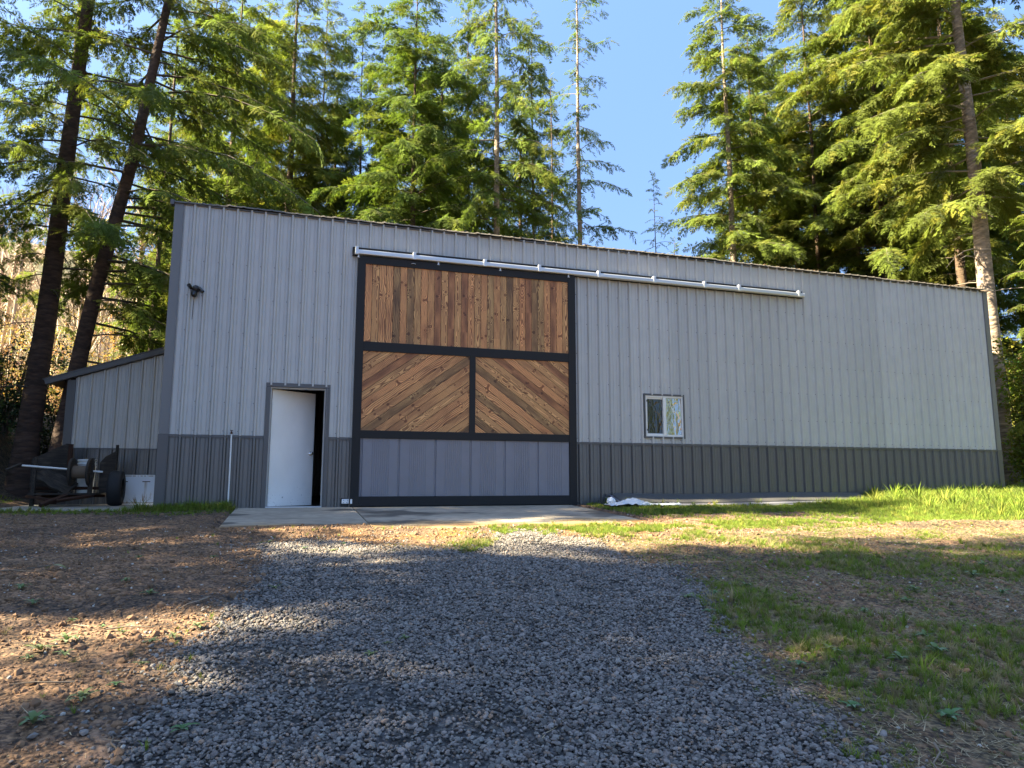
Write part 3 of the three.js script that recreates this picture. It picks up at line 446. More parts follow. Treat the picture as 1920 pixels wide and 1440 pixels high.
  { const fl = (x, r) => new THREE.CylinderGeometry(r, r, 0.04, 28).rotateZ(Math.PI / 2).translate(x, 0, 0); part('flange', fl(-0.145, 0.255), M.oldWood, reel); part('flange', fl(0.15, 0.255), M.oldWood, reel);
    part('core', new THREE.CylinderGeometry(0.12, 0.12, 0.255, 24, 8).rotateZ(Math.PI / 2), mat(0.16, 0.11, 0.07, { rough: 0.85 }), reel); }
  const fz = thing('rusty_panel', 'white enamel appliance panel streaked with rust against the shed wall', 'metal panel', [-0.85, yb, -3.2]);
  { const em = new THREE.MeshPhysicalMaterial({ map: tex(512, 512, (u, v) => { const rs = fbm(u * 18, v * 3, 12, 4), low = ss(0.6, 0.05, v), top = ss(0.93, 1.0, v) * (fbm(u * 20, 1, 13, 2) > 0.56 ? 1 : 0), gr = fbm(u * 5, v * 7, 14, 4); let t = clamp(ss(0.52, 0.75, rs * 0.75 + 0.3 * low * gr) * low + top + (Math.abs(v - 0.06) < 0.012 ? 0.7 : 0)); const drip = (a) => ss(0.055, 0.02, Math.abs(u - a)) * ss(0.25, 0.76, v) * (v < 0.78 ? 1 : 0) * fbm(u * 40, v * 3, 15, 2); t = clamp(t + 0.9 * drip(0.73) + 0.7 * drip(0.1)); return [lerp(0.86, 0.48, t), lerp(0.88, 0.37, t), lerp(0.90, 0.24, t)]; }), roughness: 0.35 });
    const q = new THREE.BoxGeometry(0.62, 0.58, 0.5); q.translate(0, 0.295, -0.1); part('cabinet', q, em, fz); part('rim', bx(-0.315, 0.315, 0.001, 0.03, 0.151, 0.165), M.white, fz); part('top_edge', bx(-0.312, 0.312, 0.575, 0.59, -0.34, 0.158), M.white, fz);
    for (const x of [-0.25, 0.15]) part('slot', bx(x - 0.07, x + 0.07, 0.448, 0.465, 0.145, 0.1525), M.rust, fz); }
  solo('stick', tube([V(-2.83, 0.63, -2.2), V(-2.64, 0.75, -2.3)], (t) => 0.03 - 0.01 * t, 6), M.oldWood, 'short broken stick at the left end of the cart', 'stick');
  solo('scrap_block', bx(-0.16, -0.07, -0.036, 0.03, -0.42, -0.3, 0.008), M.black, 'small black block at the foot of the barn corner', 'block');
}
// ---------------------------------------------------------------- steel sheets in the grass
{
  const s = thing('steel_sheet_stack', 'long flat steel sheets lying in the grass under the window', 'sheet metal', [10.9, 0, 0.34], 0);
  const lay = (n, x0, x1, z0, z1, y, m, tilt) => { const q = new THREE.BoxGeometry(x1 - x0, 0.006, z1 - z0, 60, 1, 6), p = q.attributes.position; for (let i = 0; i < p.count; i++) { const x = p.getX(i), z = p.getZ(i); p.setY(i, p.getY(i) + 0.012 * Math.sin(x * 1.3) + 0.01 * (fbm(x * 1.7, z * 4, 8, 2) - 0.5) - z * tilt); } q.computeVertexNormals(); q.translate((x0 + x1) / 2, y, (z0 + z1) / 2); part(n, q, m, s); };
  lay('sheet', -2.95, 3.0, -0.26, 0.36, 0.085, M.mid, 0.28); lay('sheet', -3.05, 2.9, -0.24, 0.42, 0.05, M.mid, 0.24); lay('sheet', -2.9, 3.05, -0.27, 0.24, 0.125, M.dark, 0.3);
  part('folded_edge', bx(-3.0, 2.95, 0.15, 0.20, -0.295, -0.275), M.trim, s);
  const w = thing('plastic_wrap', 'crumpled pale blue plastic sheet at the end of the steel sheets', 'plastic sheet', [8.35, -0.01, 0.72]);
  const q = new THREE.PlaneGeometry(1.5, 0.4, 60, 22), p = q.attributes.position; for (let i = 0; i < p.count; i++) { const x = p.getX(i), y = p.getY(i), hump = Math.exp(-(((x + 0.25) / 0.28) ** 2)) * 0.11 * Math.exp(-(((y) / 0.16) ** 2)) + 0.02; p.setXYZ(i, x, hump * (1 - ss(0.15, 0.25, Math.abs(y))) + 0.06 * (Math.abs(fbm(x * 9, y * 12, 17, 4) - 0.5) * 2 - 0.2) + 0.01, y * (0.6 - 0.25 * x)); } q.computeVertexNormals();
  part('film', q, new THREE.MeshPhysicalMaterial({ color: sr(0.55, 0.57, 0.60), roughness: 0.3, side: THREE.DoubleSide }), w);
  const q2 = new THREE.IcosahedronGeometry(0.06, 3), p2 = q2.attributes.position; for (let i = 0; i < p2.count; i++) { const v = V(p2.getX(i), p2.getY(i), p2.getZ(i)), k = 0.7 + 0.7 * fbm(v.x * 30 + 5, v.y * 30 + v.z * 17, 18, 3); p2.setXYZ(i, v.x * k * 1.3, v.y * k, v.z * k); } q2.computeVertexNormals(); q2.translate(-0.62, 0.09, -0.1); part('crumple', q2, M.white, w);
}

// ---------------------------------------------------------------- gravel, clods, litter
function instanced(name, geo, m, list, label, category) {
  const o = shade(new THREE.InstancedMesh(geo, m, list.length)); o.name = name; const d = new THREE.Object3D(), c = new THREE.Color();
  list.forEach((e, i) => { if (e.m) o.setMatrixAt(i, e.m); else { d.position.set(e.p[0], e.p[1], e.p[2]); d.rotation.set(...(e.r || [0, 0, 0]), 'YXZ'); d.scale.set(...(e.s.length ? e.s : [e.s, e.s, e.s])); d.updateMatrix(); o.setMatrixAt(i, d.matrix); } if (e.c) { c.setRGB(...e.c); o.setColorAt(i, c); } });
  o.userData = { kind: 'stuff' }; if (label) { o.userData.label = label; o.userData.category = category; scene.add(o); } return o;
}
const lump = (seed, flat) => { const f = rngOf(seed), q = new THREE.IcosahedronGeometry(1, 0), p = q.attributes.position, seen = new Map(); for (let i = 0; i < p.count; i++) { const k = [p.getX(i), p.getY(i), p.getZ(i)].map((v) => v.toFixed(3)).join(); if (!seen.has(k)) seen.set(k, rnd(0.7, 1.2, f)); const s = seen.get(k); p.setXYZ(i, p.getX(i) * s, p.getY(i) * s * flat, p.getZ(i) * s); } q.computeVertexNormals(); return q; };
{
  const gx = GRAVEL.map((q) => q[0]), gz = GRAVEL.map((q) => q[1]), X0 = Math.min(...gx) - 0.8, X1 = Math.max(...gx) + 0.8, Z0 = Math.min(...gz) - 0.5, Z1 = 11.6, lists = [[], [], []];
  const want = Math.round((X1 - X0) * (Z1 - Z0) * 4600);
  for (let k = 0; k < want; k++) {
    const x = rnd(X0, X1), z = rnd(Z0, Z1); if (z > 8 && Math.abs(x - 2.4) > 4.2) continue; const e = gd(x, z);
    const keep = e > 0.12 ? 1 : e > -0.06 ? 0.65 : e > -0.45 ? 0.10 * (1 + e / 0.45) : 0; if (R() > keep) continue;
    if (e > 0 && fbm(x * 1.7, z * 1.7, 55, 3) > 0.68 && R() < 0.6) continue;
    const s = (R() < 0.08 ? rnd(0.014, 0.021) : rnd(0.006, 0.0125)), t = rnd(0.75, 1.3), br = R() < 0.08, v = rnd(0.065, 0.21);
    lists[k % 3].push({ p: [x, g(x, z) + s * 0.25 + R() * 0.012, z], r: [rnd(-0.6, 0.6), rnd(0, 6.28), rnd(-0.6, 0.6)], s: [s * rnd(0.9, 1.4), s * rnd(0.7, 1), s], c: br ? [v * 1.5, v * 1.05, v * 0.75] : [v * 1.12 * t ** 0.2, v, v * 0.9] });
  }
  const gm = mat(1, 1, 1, { rough: 0.85 });
  lists.forEach((l, i) => instanced(numbered('gravel'), lump(50 + i, 0.72), gm, l, ['loose blue-grey crushed stone covering the driveway', 'larger share of the crushed grey driveway stone', 'angular grey stones spread over the drive'][i], 'gravel'));
  const cl = [], tw = [], dry = [];
  for (let k = 0; k < 130000; k++) {
    const x = k & 1 ? rnd(-2.5, 9) : rnd(-6, 21), z = k & 1 ? rnd(3, 10.6) : rnd(0.3, 10); const e = gd(x, z); if (e > 0.05) continue; if (x > SLAB.x0 && x < SLAB.x1 && z < 2.9) continue;
    const [gr] = grassAt(x, z), n = fbm(x * 2, z * 2, 66, 3); if (R() > (x < 3 ? 0.8 : 0.7) * (1 - gr) * (0.25 + 0.75 * ss(0.3, 0.6, n))) continue;
    const s = R() < 0.05 ? rnd(0.014, 0.03) : rnd(0.004, 0.012), v = rnd(0.6, 1.25); cl.push({ p: [x, g(x, z) + s * 0.2, z], r: [rnd(0, 3), rnd(0, 6), 0], s: [s * rnd(0.8, 1.5), s, s], c: s < 0.012 && R() < 0.03 ? [0.4, 0.38, 0.34] : [0.21 * v, 0.125 * v, 0.07 * v] });
  }
  instanced('soil_clods', lump(60, 0.8), mat(1, 1, 1, { rough: 1 }), cl, 'crumbs of brown soil scattered over the bare yard', 'soil');
  for (let k = 0; k < 150000; k++) {
    const x = k % 3 ? rnd(3, 13) : rnd(-6, 20), z = k % 3 ? rnd(3.6, 10.6) : rnd(0.6, 10), e = gd(x, z); if (x > SLAB.x0 && x < SLAB.x1 && z < 2.9) continue; if (e > 0.1 && R() > 0.06) continue;
    const n = fbm(x * 1.4, z * 1.4, 67, 3); if (R() > (x > 4.5 || (x > 2 && z > 4.8) ? 0.9 : 0.28) * (0.3 + 0.7 * ss(0.35, 0.6, n))) continue;
    const v = rnd(0.6, 1.2), ln = rnd(0.025, 0.10); dry.push({ p: [x, g(x, z) + 0.004, z], r: [rnd(-0.2, 0.25), rnd(0, 6.28), 0], s: [ln, ln, ln], c: [0.36 * v, 0.285 * v, 0.17 * v] });
  }
  const blade = (w, bend) => { const pos = [], idx = []; for (let i = 0; i <= 4; i++) { const t = i / 4, q = w * (1 - t ** 1.5) * 0.5; pos.push(-q, bend * t * t, t, q, bend * t * t, t); if (i) { const a = i * 2 - 2; idx.push(a, a + 1, a + 2, a + 2, a + 1, a + 3); } } const b = new THREE.BufferGeometry(); b.setAttribute('position', new THREE.Float32BufferAttribute(pos, 3)); b.setIndex(idx); b.computeVertexNormals(); return b; };
  instanced('dry_grass', blade(0.06, 0.12), mat(1, 1, 1, { rough: 0.9, side: THREE.DoubleSide }), dry, 'dead straw coloured grass lying on the soil', 'dry grass');
  for (let k = 0; k < 320; k++) { const x = rnd(-5, 14), z = rnd(1.2, 10.5), e = gd(x, z); if ((x > SLAB.x0 && x < SLAB.x1 && z < 3.4) || (e > 0 && R() > 0.12)) continue; const l = rnd(0.08, 0.34), v = rnd(0.5, 1.3); tw.push({ p: [x, g(x, z) + 0.008, z], r: [rnd(-0.1, 0.1), rnd(0, 6.28), 0], s: [l, l, l], c: [0.22 * v, 0.17 * v, 0.12 * v] }); }
  instanced('twigs', tube([V(0, 0, -0.5), V(0.06, 0.02, -0.15), V(-0.03, 0.01, 0.2), V(0.04, 0, 0.5)], (t) => 0.018 - 0.01 * t, 5), mat(1, 1, 1, { rough: 0.9 }), tw, 'small fallen twigs lying about the yard', 'twigs');
}
// ---------------------------------------------------------------- grass
{
  const tuft = (seed, n, wd) => { const f = rngOf(seed), pos = [], idx = []; for (let b = 0; b < n; b++) { const a = rnd(0, 6.28, f), lean = rnd(0.1, 0.75, f), hgt = rnd(0.55, 1, f), r0 = rnd(0, 0.22, f), bx0 = Math.cos(a) * r0, bz0 = Math.sin(a) * r0, w = wd * rnd(0.7, 1.2, f), sx = -Math.sin(a), sz = Math.cos(a), o = pos.length / 3; for (let i = 0; i <= 3; i++) { const t = i / 3, out = lean * t * t, q = w * (1 - t ** 1.6) * 0.5 + 0.002; const cx = bx0 + Math.cos(a) * out, cz = bz0 + Math.sin(a) * out, y = hgt * (t - 0.25 * lean * t * t); pos.push(cx - sx * q, y, cz - sz * q, cx + sx * q, y, cz + sz * q); if (i) { const k = o + i * 2 - 2; idx.push(k, k + 1, k + 2, k + 2, k + 1, k + 3); } } } const g2 = new THREE.BufferGeometry(); g2.setAttribute('position', new THREE.Float32BufferAttribute(pos, 3)); g2.setIndex(idx); g2.computeVertexNormals(); return g2; };
  const lists = [[], [], []];
  for (let k = 0; k < 400000; k++) {
    const nearB = k % 5 > 2, x = nearB ? rnd(3, 13) : rnd(-7, 24), z = nearB ? rnd(3.4, 10.6) : rnd(-4, 10.6), [d, t] = grassAt(x, z); if (!d || R() > d * 0.85) continue;
    const hh = t * rnd(0.4, 1.5) * (R() < 0.03 ? 1.7 : 1), y = z > 4.4 && R() < 0.3 ? 2 : R() < 0.25 ? 1 : 0, v = rnd(0.6, 1.35), sc = Math.max(0.05, hh);
    lists[k % 3].push({ p: [x, g(x, z) - 0.006, z], r: [rnd(-0.15, 0.15), rnd(0, 6.28), rnd(-0.15, 0.15)], s: [sc * 0.95, hh * 0.9, sc * 0.95], c: y === 2 ? [0.30 * v, 0.245 * v, 0.12 * v] : [(0.155 + 0.07 * y) * v, (0.225 + 0.015 * y) * v, (0.026 + 0.012 * y) * v] });
  }
  const gm = new THREE.MeshPhysicalMaterial({ color: 0xffffff, roughness: 1, specularIntensity: 0.3, transmission: 0.4, thickness: 0, side: THREE.DoubleSide });
  lists.forEach((l, i) => instanced(numbered('grass'), tuft(80 + i, 15, 0.062), gm, l, ['green grass growing over the right of the yard', 'more green grass blades beside the barn wall', 'loose tufts of grass among the bare soil'][i], 'grass'));
  // broad-leaved weeds
  const leafG = (len, w, curl) => { const pos = [], idx = []; for (let i = 0; i <= 6; i++) { const t = i / 6, q = w * Math.sin(Math.PI * Math.min(1, t * 0.92 + 0.06)) ** 0.8 * (1 + 0.18 * (i % 2)) * 0.5; pos.push(-q, curl * t * (1 - t) * 2 + 0.006, t * len, 0, curl * t * (1 - t) * 2, t * len, q, curl * t * (1 - t) * 2 + 0.006, t * len); if (i) { const a = i * 3 - 3; for (const s of [0, 1]) idx.push(a + s, a + s + 1, a + s + 3, a + s + 3, a + s + 1, a + s + 4); } } const b = new THREE.BufferGeometry(); b.setAttribute('position', new THREE.Float32BufferAttribute(pos, 3)); b.setIndex(idx); b.computeVertexNormals(); return b; };
  const wm = [0, 1, 2].map((k) => new THREE.MeshPhysicalMaterial({ color: sr(0.085 + 0.03 * k, 0.17, 0.05), roughness: 1, transmission: 0.25, thickness: 0, side: THREE.DoubleSide }));
  const rosette = (seed) => { const f = rngOf(seed), l = []; const n = 7 + Math.floor(f() * 5); for (let i = 0; i < n; i++) { const q = leafG(rnd(0.06, 0.13, f), rnd(0.022, 0.038, f), rnd(0.25, 0.6, f) * 0.1); q.rotateX(-rnd(0.05, 0.5, f)); q.rotateY(i / n * 6.28 + rnd(-0.3, 0.3, f)); l.push(q); } return mergeGeometries(l); };
  const roses = [1, 2, 3, 4, 5].map((k) => rosette(700 + k));
  const weed = (px, py, s, lab, grp) => { const q = pg(px, py), i = Math.floor(R() * 5), o = solo('weed', roses[i], wm[i % 3], lab, 'weed', grp); o.position.set(q.x, g(q.x, q.z) + 0.008, q.z); o.rotation.y = rnd(0, 6); o.scale.setScalar(s * 0.62); };
  for (const [a, b, s] of [[40, 1112, 1], [62, 1140, 0.9], [75, 1222, 1.2], [125, 1200, 1.3], [55, 1235, 0.7], [135, 1165, 0.6], [235, 1100, 0.8], [280, 1120, 1], [260, 1048, 0.7], [285, 1205, 0.8], [232, 1187, 0.6], [325, 1197, 0.8], [370, 1178, 1], [265, 1255, 0.7], [120, 1235, 0.8], [192, 1175, 0.5], [400, 1050, 0.7], [340, 1390, 1], [150, 1330, 1.1], [60, 1380, 1.2], [215, 1300, 0.7]]) weed(a, b, s, 'low broadleaf weed rosette growing in the bare brown soil', 'weeds in the bare soil');
  for (const [a, b, s] of [[505, 1018, 0.8], [490, 1020, 0.7], [570, 1033, 0.7], [625, 1034, 0.8], [515, 1106, 0.8], [645, 1022, 0.7], [868, 1038, 0.8], [760, 1200, 0.7], [725, 1211, 0.6], [695, 1235, 0.7]]) weed(a, b, s, 'small green weed growing on the edge of the gravel', 'weeds along the gravel');
  for (const [a, b, s] of [[1290, 1122, 1.1], [1340, 1112, 1], [1570, 1028, 1], [1715, 1112, 1.1], [1825, 1080, 1.4], [1845, 1062, 1.3], [1700, 1130, 1], [1760, 1235, 1.5], [1735, 1205, 1.2], [1330, 1145, 1], [1400, 1100, 1], [1560, 1225, 1.1], [1690, 1250, 1.2], [1880, 1120, 1.1], [1620, 1150, 0.9], [1500, 1250, 1], [1600, 1330, 1.2], [1780, 1360, 1.4]]) weed(a, b, s, 'dark green leafy weed among the patchy grass', 'weeds in the patchy grass');
  const dead = pg(97, 1078), lf = solo('fallen_leaf', leafG(0.16, 0.06, 0.06), wm[2], 'large pale green leaf lying on the bare soil', 'leaf'); lf.position.set(dead.x - 0.05, g(dead.x, dead.z) + 0.012, dead.z); lf.rotation.y = 1.4;
}

// ---------------------------------------------------------------- trees
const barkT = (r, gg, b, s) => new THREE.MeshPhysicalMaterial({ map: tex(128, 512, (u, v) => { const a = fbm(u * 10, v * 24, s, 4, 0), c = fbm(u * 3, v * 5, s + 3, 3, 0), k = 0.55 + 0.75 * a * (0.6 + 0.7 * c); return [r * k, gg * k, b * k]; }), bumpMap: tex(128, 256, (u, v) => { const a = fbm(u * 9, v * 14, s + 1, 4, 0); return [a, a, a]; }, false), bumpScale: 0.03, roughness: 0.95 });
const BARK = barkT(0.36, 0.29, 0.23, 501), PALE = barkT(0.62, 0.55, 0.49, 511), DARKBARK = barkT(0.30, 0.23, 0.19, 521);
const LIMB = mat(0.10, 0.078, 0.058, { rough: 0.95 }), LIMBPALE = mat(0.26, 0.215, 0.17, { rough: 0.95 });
const NEEDLE = new THREE.MeshPhysicalMaterial({ color: 0xffffff, roughness: 1, specularIntensity: 0.3, transmission: 0.5, thickness: 0, side: THREE.DoubleSide });
function frond(seed, droop) {                                          // flat hemlock spray, 1 m long, along +x
  const f = rngOf(seed), pos = [], idx = [];
  const leaf = (ax, ay, az, dx, dy, dz, len, w) => { const o = pos.length / 3, nx = -dz, nz = dx, l = Math.hypot(nx, nz) || 1; const ex = ax + dx * len, ey = ay + dy * len, ez = az + dz * len, mx = ax + dx * len * 0.4, my = ay + dy * len * 0.4 + 0.01, mz = az + dz * len * 0.4; pos.push(ax, ay, az, mx + nx / l * w, my, mz + nz / l * w, ex, ey, ez, mx - nx / l * w, my, mz - nz / l * w); idx.push(o, o + 2, o + 1, o, o + 3, o + 2); };
  const n = 15;
  for (let i = 0; i < n; i++) {
    const t = i / (n - 1), x = t * 0.9, y = -droop * t * t;
    for (const s of [-1, 1]) {
      if (f() < 0.2) continue;
      const len = (0.40 * (1 - t) ** 0.75 + 0.07) * rnd(0.45, 1.2, f), a = rnd(0.6, 1.2, f), dx = Math.cos(a), dz = Math.sin(a) * s, dy = -rnd(0.0, 0.7, f);
      leaf(x, y, 0, dx, dy, dz, len, 0.011 + 0.008 * (1 - t));
      for (let k = 1; k <= 4; k++) { const q = k / 5, bx0 = x + dx * len * q, by = y + dy * len * q, bz = dz * len * q, l2 = len * 0.42 * (1.1 - q); for (const s2 of [-1, 1]) { const a2 = Math.atan2(dz, dx) + s2 * 0.75; leaf(bx0, by, bz, Math.cos(a2), dy - 0.12, Math.sin(a2), l2, 0.011); } }
    }
  }
  leaf(0.85, -droop * 0.9, 0, 1, -0.25, 0, 0.15, 0.018); leaf(0, 0, 0, 1, -droop * 0.5, 0, 0.95, 0.008);
  const q = new THREE.BufferGeometry(); q.setAttribute('position', new THREE.Float32BufferAttribute(pos, 3)); q.setIndex(idx); q.computeVertexNormals(); return q;
}
const FROND = [frond(11, 0.16), frond(12, 0.25), frond(13, 0.34)];
function conifer(o) {
  const f = rngOf(o.seed), { x, z, h, r } = o, cb = o.cb ?? 1.5, y0 = (o.y ?? g(x, z)) - 0.15, tr = o.tr ?? h * 0.011;
  const t = thing(o.name || 'hemlock_tree', o.label, 'tree', [x, y0, z], 0, o.group);
  const lx = o.lean?.[0] ?? rnd(-0.01, 0.01, f) * h, lz = o.lean?.[1] ?? rnd(-0.01, 0.01, f) * h, wob = o.wob ?? 0.06, sd = Math.floor(f() * 900);
  const tp = (q) => V(lx * q + wob * (vn(q * 5, 1, sd) - 0.5) * 2 * q ** 0.3, q * h, lz * q + wob * (vn(q * 5, 2, sd) - 0.5) * 2 * q ** 0.3);
  const pts = []; for (let i = 0; i <= 16; i++) pts.push(tp(i / 16));
  part('trunk', tube(pts, (q) => tr * ((1 - q) ** 0.85 * 0.97 + 0.03) * (1 + 0.45 * Math.exp(-q * h / 0.5)), 12), o.bark || BARK, t);
  const limbs = [], sp = [[], [], []], mm = new THREE.Matrix4(), e = new THREE.Euler(), qt = new THREE.Quaternion(), tone = rnd(0.88, 1.12, f), warm = rnd(0.9, 1.12, f), col = [0.148 * tone * warm, 0.202 * tone, 0.023 * tone], dens = o.dens ?? 1;
  let az = f() * 6.28, y = o.dead ?? Math.max(0.8, cb - 3);
  while (y < h - 0.15) {
    const u = (y - cb) / (h - cb), alive = y > cb;
    const prof = alive ? (1 - u) ** (o.pow ?? 0.8) * (0.62 + 0.38 * Math.min(1, u * 5)) : 0.35 + 0.25 * f();
    az += 2.4 + rnd(-0.5, 0.5, f); let dirA = az;
    if (o.side && f() < o.side[1]) dirA = o.side[0] + rnd(-0.75, 0.75, f);
    const Ln = Math.max(0.3, r * prof * rnd(0.45, 1.15, f)), base = tp(y / h), rise = lerp(o.rise ?? 0.1, 0.55, clamp(u) ** 2) + rnd(-0.1, 0.12, f), dr = (o.droop ?? 0.38) * rnd(0.7, 1.3, f);
    const at = (s) => V(base.x + Math.cos(dirA) * Ln * s, base.y + rise * s * Ln - dr * s * s * Ln, base.z + Math.sin(dirA) * Ln * s);
    const lp = [0, 0.25, 0.5, 0.75, 1].map(at); limbs.push(tube(lp, (q) => (0.007 + 0.0068 * Ln) * (1 - 0.85 * q), 4, false));
    if (alive || f() < 0.15) {
      const n = Math.max(2, Math.round(Ln / 0.19 * dens * rnd(0.75, 1.2, f)));
      for (let i = 0; i < n; i++) {
        const s = 0.16 + 0.84 * (i + f()) / n, p = at(s), slope = rise - 2 * dr * s, side = i % 2 ? 1 : -1, head = dirA + (i > n - 2 ? 0 : side * rnd(0.35, 1.05, f));
        const sc = (o.fs ?? 0.95) * rnd(0.45, 1.2, f) * clamp(0.35 + Ln * 0.28, 0.4, 1.0) * (1.12 - 0.4 * s);
        e.set(rnd(-0.8, 0.8, f), -head, Math.atan(slope) * 0.8 - rnd(-0.08, 0.6, f), 'YZX'); qt.setFromEuler(e); mm.compose(p, qt, V(sc, sc, sc));
        const v = rnd(0.62, 1.3, f), yl = f() < 0.25 ? 1.25 : 1; sp[Math.floor(f() * 3)].push({ m: mm.clone(), c: [col[0] * v * yl, col[1] * v, col[2] * v] });
      }
    }
    y += rnd(0.10, 0.26, f) * (alive ? 1 : 2.6) / (o.whorl ?? 1) * (h > 14 ? 1.15 : 0.9);
  }
  for (let i = 0; i < 6; i++) { const p = tp(1 - i * 0.012); e.set(0, f() * 6.28, 0.9 - i * 0.12, 'YZX'); qt.setFromEuler(e); const sc = 0.3 + 0.06 * i; mm.compose(p, qt, V(sc, sc, sc)); sp[0].push({ m: mm.clone(), c: col }); }
  part('limbs', merge(limbs), o.limb || LIMB, t);
  FROND.forEach((q, i) => { if (!sp[i].length) return; const k = instanced('crown', q, NEEDLE, sp[i]); t.add(k); });
  return t;
}
const at = (px, dist) => { const [x, z] = atDepth(px, dist); return { x, z }; };
// near the left edge
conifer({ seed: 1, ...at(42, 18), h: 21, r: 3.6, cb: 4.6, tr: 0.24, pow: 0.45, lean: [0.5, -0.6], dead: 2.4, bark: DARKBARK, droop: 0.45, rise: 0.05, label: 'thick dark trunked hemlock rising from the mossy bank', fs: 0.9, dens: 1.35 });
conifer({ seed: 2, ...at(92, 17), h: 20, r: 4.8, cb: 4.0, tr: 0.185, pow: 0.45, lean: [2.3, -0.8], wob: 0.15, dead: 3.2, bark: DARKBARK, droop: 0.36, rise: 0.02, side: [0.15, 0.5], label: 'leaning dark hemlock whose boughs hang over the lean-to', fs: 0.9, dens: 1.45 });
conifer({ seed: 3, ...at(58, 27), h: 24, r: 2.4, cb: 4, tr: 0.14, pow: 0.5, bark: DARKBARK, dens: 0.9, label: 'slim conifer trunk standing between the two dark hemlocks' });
conifer({ seed: 4, ...at(262, 28), h: 22, r: 2.4, cb: 3, tr: 0.12, pow: 0.5, dens: 1, label: 'slender young conifer behind the lean-to roof' });
conifer({ seed: 5, ...at(-150, 19), h: 12, r: 2.6, cb: 0.8, tr: 0.1, dens: 1.4, label: 'low conifer at the outer edge of the bank' });
// behind the barn
const tall = { pow: 0.5, dens: 2.3, fs: 1.15, h: 23 };
conifer({ seed: 10, ...tall, ...at(400, 31), r: 4.2, cb: 3, label: 'tall green conifer behind the left end of the barn roof' });
conifer({ seed: 11, ...tall, ...at(515, 33), h: 26, r: 4.8, cb: 3, whorl: 1.15, label: 'bright green fir left of the broad one, behind the barn' });
conifer({ seed: 12, ...tall, ...at(610, 38), r: 3.8, cb: 3, label: 'conifer set back between the broad fir and the fir beside it' });
conifer({ seed: 13, ...tall, ...at(763, 28), r: 5.2, cb: 3, tr: 0.17, whorl: 1.25, label: 'broad bright fir rising behind the scorched barn door' });
conifer({ seed: 14, ...tall, ...at(820, 33), r: 4.2, cb: 3, tr: 0.26, label: 'full green fir just behind the broad bright fir' });
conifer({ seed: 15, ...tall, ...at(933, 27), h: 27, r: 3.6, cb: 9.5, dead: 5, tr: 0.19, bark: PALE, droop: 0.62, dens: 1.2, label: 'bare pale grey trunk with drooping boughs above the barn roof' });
conifer({ seed: 16, ...tall, ...at(975, 40), r: 3.8, cb: 4, dens: 1.3, label: 'drooping conifer right of the bare grey trunk' });
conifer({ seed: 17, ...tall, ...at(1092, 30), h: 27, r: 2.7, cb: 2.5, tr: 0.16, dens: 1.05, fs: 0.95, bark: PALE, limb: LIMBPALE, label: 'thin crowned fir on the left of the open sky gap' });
conifer({ seed: 18, ...at(1040, 33), h: 21, r: 2.8, cb: 2, tr: 0.12, dens: 1.1, limb: LIMBPALE, label: 'small sparse conifer beside the thin crowned fir' });
conifer({ seed: 19, ...at(1246, 30), h: 13.9, r: 2.4, cb: 3.5, tr: 0.065, dens: 0.5, fs: 0.75, pow: 0.95, label: 'young spindly conifer alone in the open sky gap' });
conifer({ seed: 20, ...at(1275, 36), h: 13, r: 2.8, cb: 1.5, dens: 1.4, label: 'short green conifer below the open sky gap' });
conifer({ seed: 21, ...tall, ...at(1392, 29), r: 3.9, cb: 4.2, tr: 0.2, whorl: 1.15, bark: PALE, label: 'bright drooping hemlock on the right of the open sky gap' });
conifer({ seed: 22, ...tall, ...at(1442, 34), r: 3.6, cb: 5, tr: 0.22, label: 'tall conifer close behind the bright drooping hemlock' });
conifer({ seed: 23, ...tall, ...at(1525, 37), r: 3.8, cb: 3, label: 'conifer half hidden behind the hemlock beside the sky gap' });
conifer({ seed: 24, ...tall, ...at(1690, 33), h: 26, r: 6.4, cb: 6, tr: 0.24, whorl: 1.25, rise: 0.18, droop: 0.5, label: 'wide spreading hemlock over the right half of the roof' });
conifer({ seed: 25, ...tall, ...at(1795, 35), r: 4.4, cb: 8, tr: 0.25, label: 'conifer with a bare lower trunk near the right eave' });
conifer({ seed: 26, ...tall, ...at(1836, 31), r: 4.2, cb: 8, tr: 0.24, label: 'conifer standing right behind the right barn corner' });
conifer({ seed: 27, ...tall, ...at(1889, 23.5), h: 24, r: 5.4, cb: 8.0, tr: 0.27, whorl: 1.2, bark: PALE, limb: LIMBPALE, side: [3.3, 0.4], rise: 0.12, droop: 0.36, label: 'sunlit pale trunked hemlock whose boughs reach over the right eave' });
conifer({ seed: 29, ...tall, ...at(1600, 44), r: 4.6, cb: 3, label: 'more distant conifer behind the wide spreading hemlock' });
conifer({ seed: 30, ...tall, ...at(690, 46), r: 4.8, cb: 3, label: 'more distant conifer behind the broad bright fir' });
conifer({ seed: 31, ...tall, ...at(1950, 42), r: 4.8, cb: 2, label: 'distant conifer beyond the right end of the barn' });
conifer({ seed: 32, ...at(335, 42), h: 22, r: 4, cb: 2, pow: 0.6, dens: 1.4, label: 'far bright conifer above the lean-to roof' });
conifer({ seed: 33, ...tall, ...at(470, 44), r: 4.4, cb: 3, label: 'distant conifer above the side door end of the roof' });
conifer({ seed: 34, ...tall, ...at(880, 45), r: 4.0, cb: 3, label: 'distant conifer seen past the bare grey trunk' });
const fill = 'conifers in the wood behind the barn';
